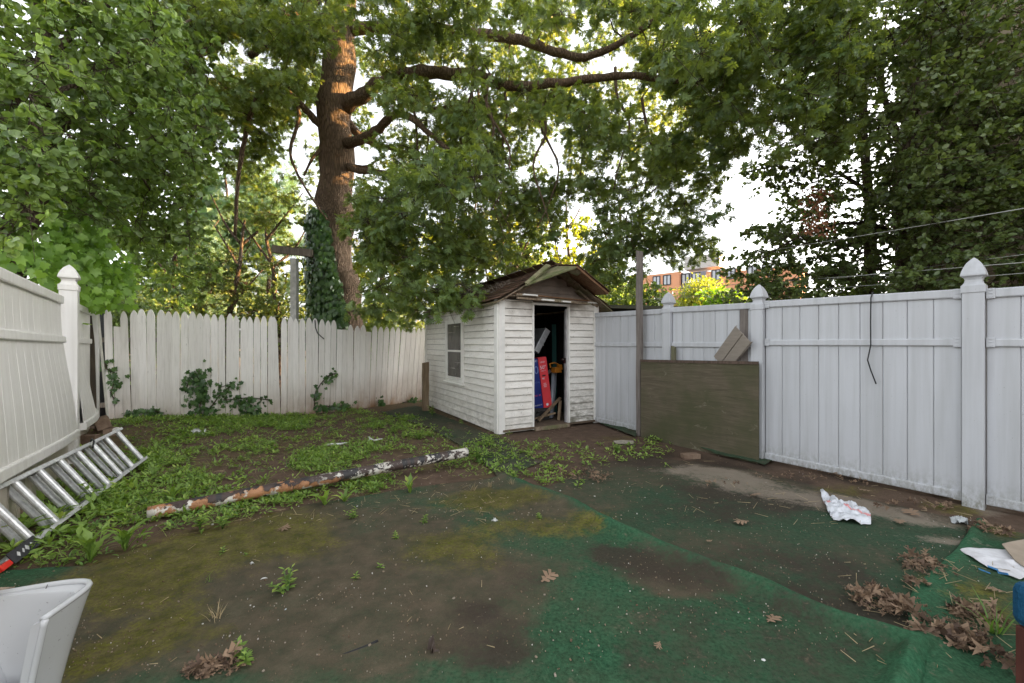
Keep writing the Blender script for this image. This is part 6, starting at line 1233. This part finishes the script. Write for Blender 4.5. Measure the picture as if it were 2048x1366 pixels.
# ---- fallen oak leaves: single ones and heaps
def fallen(px, py, size, lab, tilt=.3):
    g = G(px, py, .02); g[2] = float(gz(g[0], g[1]))+.035; N = 1; a = random.uniform(0, 6.28)
    o = leaves('fallen_leaf', 'oak', np.zeros((1, 3)), np.array([[math.cos(a), math.sin(a), .05]]), np.array([[tilt*random.uniform(-1, 1), tilt*random.uniform(-1, 1), 1]]), np.array([size]), M['deadleaf'], lv=np.array([.7])); o.location = g; return props(o, lab, 'leaf')
for px, py, s, lab in ((1083, 1170, .13, 'brown fallen oak leaf alone in the middle of the green carpet'), (576, 1050, .12, 'tan fallen oak leaf below the left part of the pipe'), (1498, 1047, .11, 'pale fallen leaf on the dark carpet strip'), (1500, 995, .12, 'yellowish crumpled leaf near the dusty patch'), (2012, 1190, .07, 'small leaf just below the printed sack'),
                       (1425, 1083, .05, 'tiny leaf scrap near the fold'), (1800, 1050, .10, 'leaf lying below the white fence right of the bag'), (1840, 1035, .14, 'reddish curled leaf beside the silver wrapper'), (1535, 1250, .09, 'small tan leaf on the long green fold'), (1320, 1290, .05, 'tiny tan leaf on the clean green carpet'), (1745, 985, .10, 'brown leaf at the foot of the right fence')):
    fallen(px, py, s, lab)
def pile(px, py, rx, ry, N, lab, size=.11, h=.05, mat=None, seed=0):
    g = G(px, py); g[2] = 0; sx = .85*rx/F*g[1]; sy = g[1]**2/1145.4*ry; r = np.sqrt(RNG.random(N)); a = RNG.uniform(0, 2*np.pi, N); x = r*np.cos(a)*sx; y = r*np.sin(a)*sy
    z = gz(g[0]+x, g[1]+y)+.03+RNG.random(N)*h*(1-r)+RNG.uniform(0, .015, N); ax_ = rnd_dir(N, 0, .35); nr = unit(rnd_dir(N)*.9+[0, 0, .35])
    o = leaves('leaf_pile', 'curl', np.c_[x, y, z], ax_, nr, RNG.uniform(.45, 1.15, N)*size*.95, mat or M['deadleaf']); o.location = g; return props(o, lab, kind='stuff')
for a in ((1755, 1205, 50, 18, 75, 'heap of dry oak leaves against the fold of the green carpet', .10), (1805, 1235, 22, 16, 22, 'pale lobed leaves below the heap by the fold', .11), (1870, 1275, 60, 16, 60, 'heap of dry leaves at the right carpet corner', .12), (1960, 1245, 42, 20, 60, 'heap of curled leaves left of the blue padded bench', .11), (1930, 1300, 50, 20, 40, 'loose leaves near the bottom right corner', .11),
          (1840, 1132, 34, 12, 45, 'strip of dry leaves along the right carpet fold', .10), (1825, 1175, 30, 8, 22, 'thin scatter of dry leaves under the fold strip', .09), (1990, 1072, 30, 9, 36, 'dry leaves above the torn cardboard', .10), (425, 1350, 55, 12, 60, 'dry leaf heap at the bottom edge left of centre', .09), (1195, 960, 24, 8, 40, 'grey leaf litter in front of the carpet strip by the shed', .07), (1150, 950, 34, 10, 46, 'tan leaf litter among the weeds in front of the shed', .07),
          (1090, 915, 40, 8, 40, 'leaf litter between the weeds nearer the shed door', .06), (1100, 858, 60, 5, 60, 'leaf fragments along the shed threshold', .05), (1520, 915, 30, 5, 24, 'twiggy leaf litter beside the carpet scrap', .07), (1840, 1018, 90, 8, 46, 'leaves strewn along the foot of the right fence', .08), (1450, 975, 60, 8, 34, 'leaf crumbs on the dusty patch', .05), (1990, 1330, 40, 16, 16, 'few leaves under the blue padded bench', .10), (330, 850, 90, 8, 60, 'leaf litter along the foot of the pickets', .06), (680, 850, 120, 16, 110, 'leaf litter on the bare soil near the pickets', .055), (620, 900, 220, 26, 220, 'brown leaf crumbs scattered through the weeds', .045)):
    pile(a[0], a[1], a[2], a[3], int(a[4]*.55), a[5], a[6]*.85)
for a in ((1780, 1220, 75, 26, 160, 'crumbled leaf bits around the heaps at the carpet fold', .028), (1900, 1270, 80, 26, 170, 'crumbled leaf bits near the right carpet corner', .028), (1850, 1140, 50, 20, 90, 'crumbled leaf bits along the right fold', .03), (1180, 955, 60, 14, 130, 'fine leaf bits in front of the shed weeds', .03), (430, 1350, 80, 16, 120, 'fine leaf bits around the bottom leaf heap', .025), (1700, 960, 220, 14, 160, 'small leaf bits along the foot of the right fence', .035)): pile(*a, h=.01)
# ---- grit, chips and crumbs
def chips(N, region, lab, cmat, s0, s1, dens=None, seed=5):
    rg = np.random.default_rng(seed); px = rg.uniform(region[0], region[2], N*4); py = rg.uniform(region[1], region[3], N*4)
    if dens is not None: ok = dens(px, py) > rg.random(len(px)); px, py = px[ok], py[ok]
    px, py = px[:N], py[:N]; Yg = 1145.4/(py-688); X = (px-1024)/F*Yg; s = rg.uniform(s0, s1, len(X))*rg.uniform(.5, 1, len(X)); a = rg.uniform(0, 6.28, len(X)); V = np.zeros((len(X), 8, 3)); hz = rg.uniform(.15, .5, len(X))*s
    for i, (dx, dy) in enumerate(((-1, -.6), (1, -.5), (.8, .6), (-.9, .5))):
        ca, sa = np.cos(a), np.sin(a); x = X+s*(dx*ca-dy*sa)*rg.uniform(.7, 1.2, len(X)); y = Yg+s*(dx*sa+dy*ca)*rg.uniform(.7, 1.2, len(X)); z = gz(x, y)+.024; V[:, i] = np.c_[x, y, z]; V[:, i+4] = np.c_[x, y, z+hz+.004]
    T = np.array([(4, 5, 6, 7), (0, 1, 5, 4), (1, 2, 6, 5), (2, 3, 7, 6), (3, 0, 4, 7)]); Fc = (T[None]+(np.arange(len(X))*8)[:, None, None]).reshape(-1, 4)
    o = np_mesh('debris_chips', V.reshape(-1, 3), Fc, cmat, lv=np.repeat(rg.random(len(X)), 8)); return props(o, lab, kind='stuff')
n = NM('chips', .8, .2); av = n.attr('lv'); n.color(n.ramp(av.outputs['Fac'], [(0, (.10, .065, .04)), (.6, (.20, .15, .10)), (.9, (.30, .26, .21)), (1, (.55, .53, .50))])); M['chips'] = n.m
on_c = lambda px, py: (py > edge_y(np.minimum(px, 1024))+4)*1.0
chips(1500, (0, 960, 1700, 1366), 'tiny pale chips and wood crumbs scattered over the foreground carpet', M['chips'], .0015, .0038, lambda px, py: on_c(px, py)*np.clip(1.15-px/1500, .2, 1)*np.clip((fbm(px*.012, py*.02, 7)-.42)*6, .08, 1))
chips(900, (1250, 900, 1960, 1280), 'crumbs scattered over the dark carpet strip', M['chips'], .0018, .0042, None, 6)
chips(110, (60, 1080, 1300, 1366), 'larger pale chips dotted over the dirty carpet', M['chips'], .004, .008, on_c, 7)
chips(1200, (250, 820, 1300, 1060), 'small stones and bits among the weeds', M['chips'], .003, .008, None, 8)

# ---- moss cushions: tiny blades standing on the carpet where the moss grows
N = 60000; px = RNG.uniform(0, 1330, N); py = 688+1/RNG.uniform(1/(1366-688), 1/(960-688), N); Yg = 1145.4/(py-688); X_ = (px-1024)/F*Yg; mk_, _c = masks(X_, Yg)
ok = (mk_[:, 0]*(.3+1.4*fbm(X_*14, Yg*14, 91)) > .35+.5*RNG.random(N)) & (on_c(px, py) > 0); X_, Yg = X_[ok][:16000], Yg[ok][:16000]; n_ = len(X_)
o = leaves('moss', 'blade', np.c_[X_, Yg, gz(X_, Yg)+.022], rnd_dir(n_, .8), rnd_dir(n_, .3), RNG.uniform(.008, .02, n_), leafmat('moss blades', (.05, .06, .008), (.14, .14, .02), .2, .7)); props(o, 'olive moss cushions growing over the foreground carpet', kind='stuff')

# ---- dead stems lying in the weeds and by the fences
for (reg, N_, lab) in (((250, 830, 1000, 1050), 420, 'dry stems and straw lying among the weeds'), ((1250, 880, 1950, 1060), 90, 'dry stems lying along the foot of the right fence'), ((1700, 1130, 2040, 1340), 90, 'dry stems among the leaf heaps at lower right'), ((100, 1100, 1000, 1366), 26, 'dry stem bits on the foreground carpet')):
    px = RNG.uniform(reg[0], reg[2], N_); py = RNG.uniform(reg[1], reg[3], N_); Yg = 1145.4/(py-688); X_ = (px-1024)/F*Yg; a = RNG.uniform(0, 6.28, N_); l = RNG.uniform(.02, .12, N_)*(.5 if 'bits' in lab else 1); A = np.c_[X_, Yg, gz(X_, Yg)+.03]; x2 = X_+l*np.cos(a); y2 = Yg+l*np.sin(a); B = np.c_[x2, y2, gz(x2, y2)+.03+RNG.uniform(0, .02, N_)]
    V_, F_ = prisms(A, B, np.full(N_, .0022), np.full(N_, .0012)); o = np_mesh('dry_stems', V_, F_, M['straw'], lv=np.repeat(RNG.random(N_), 6)); props(o, lab, kind='stuff')
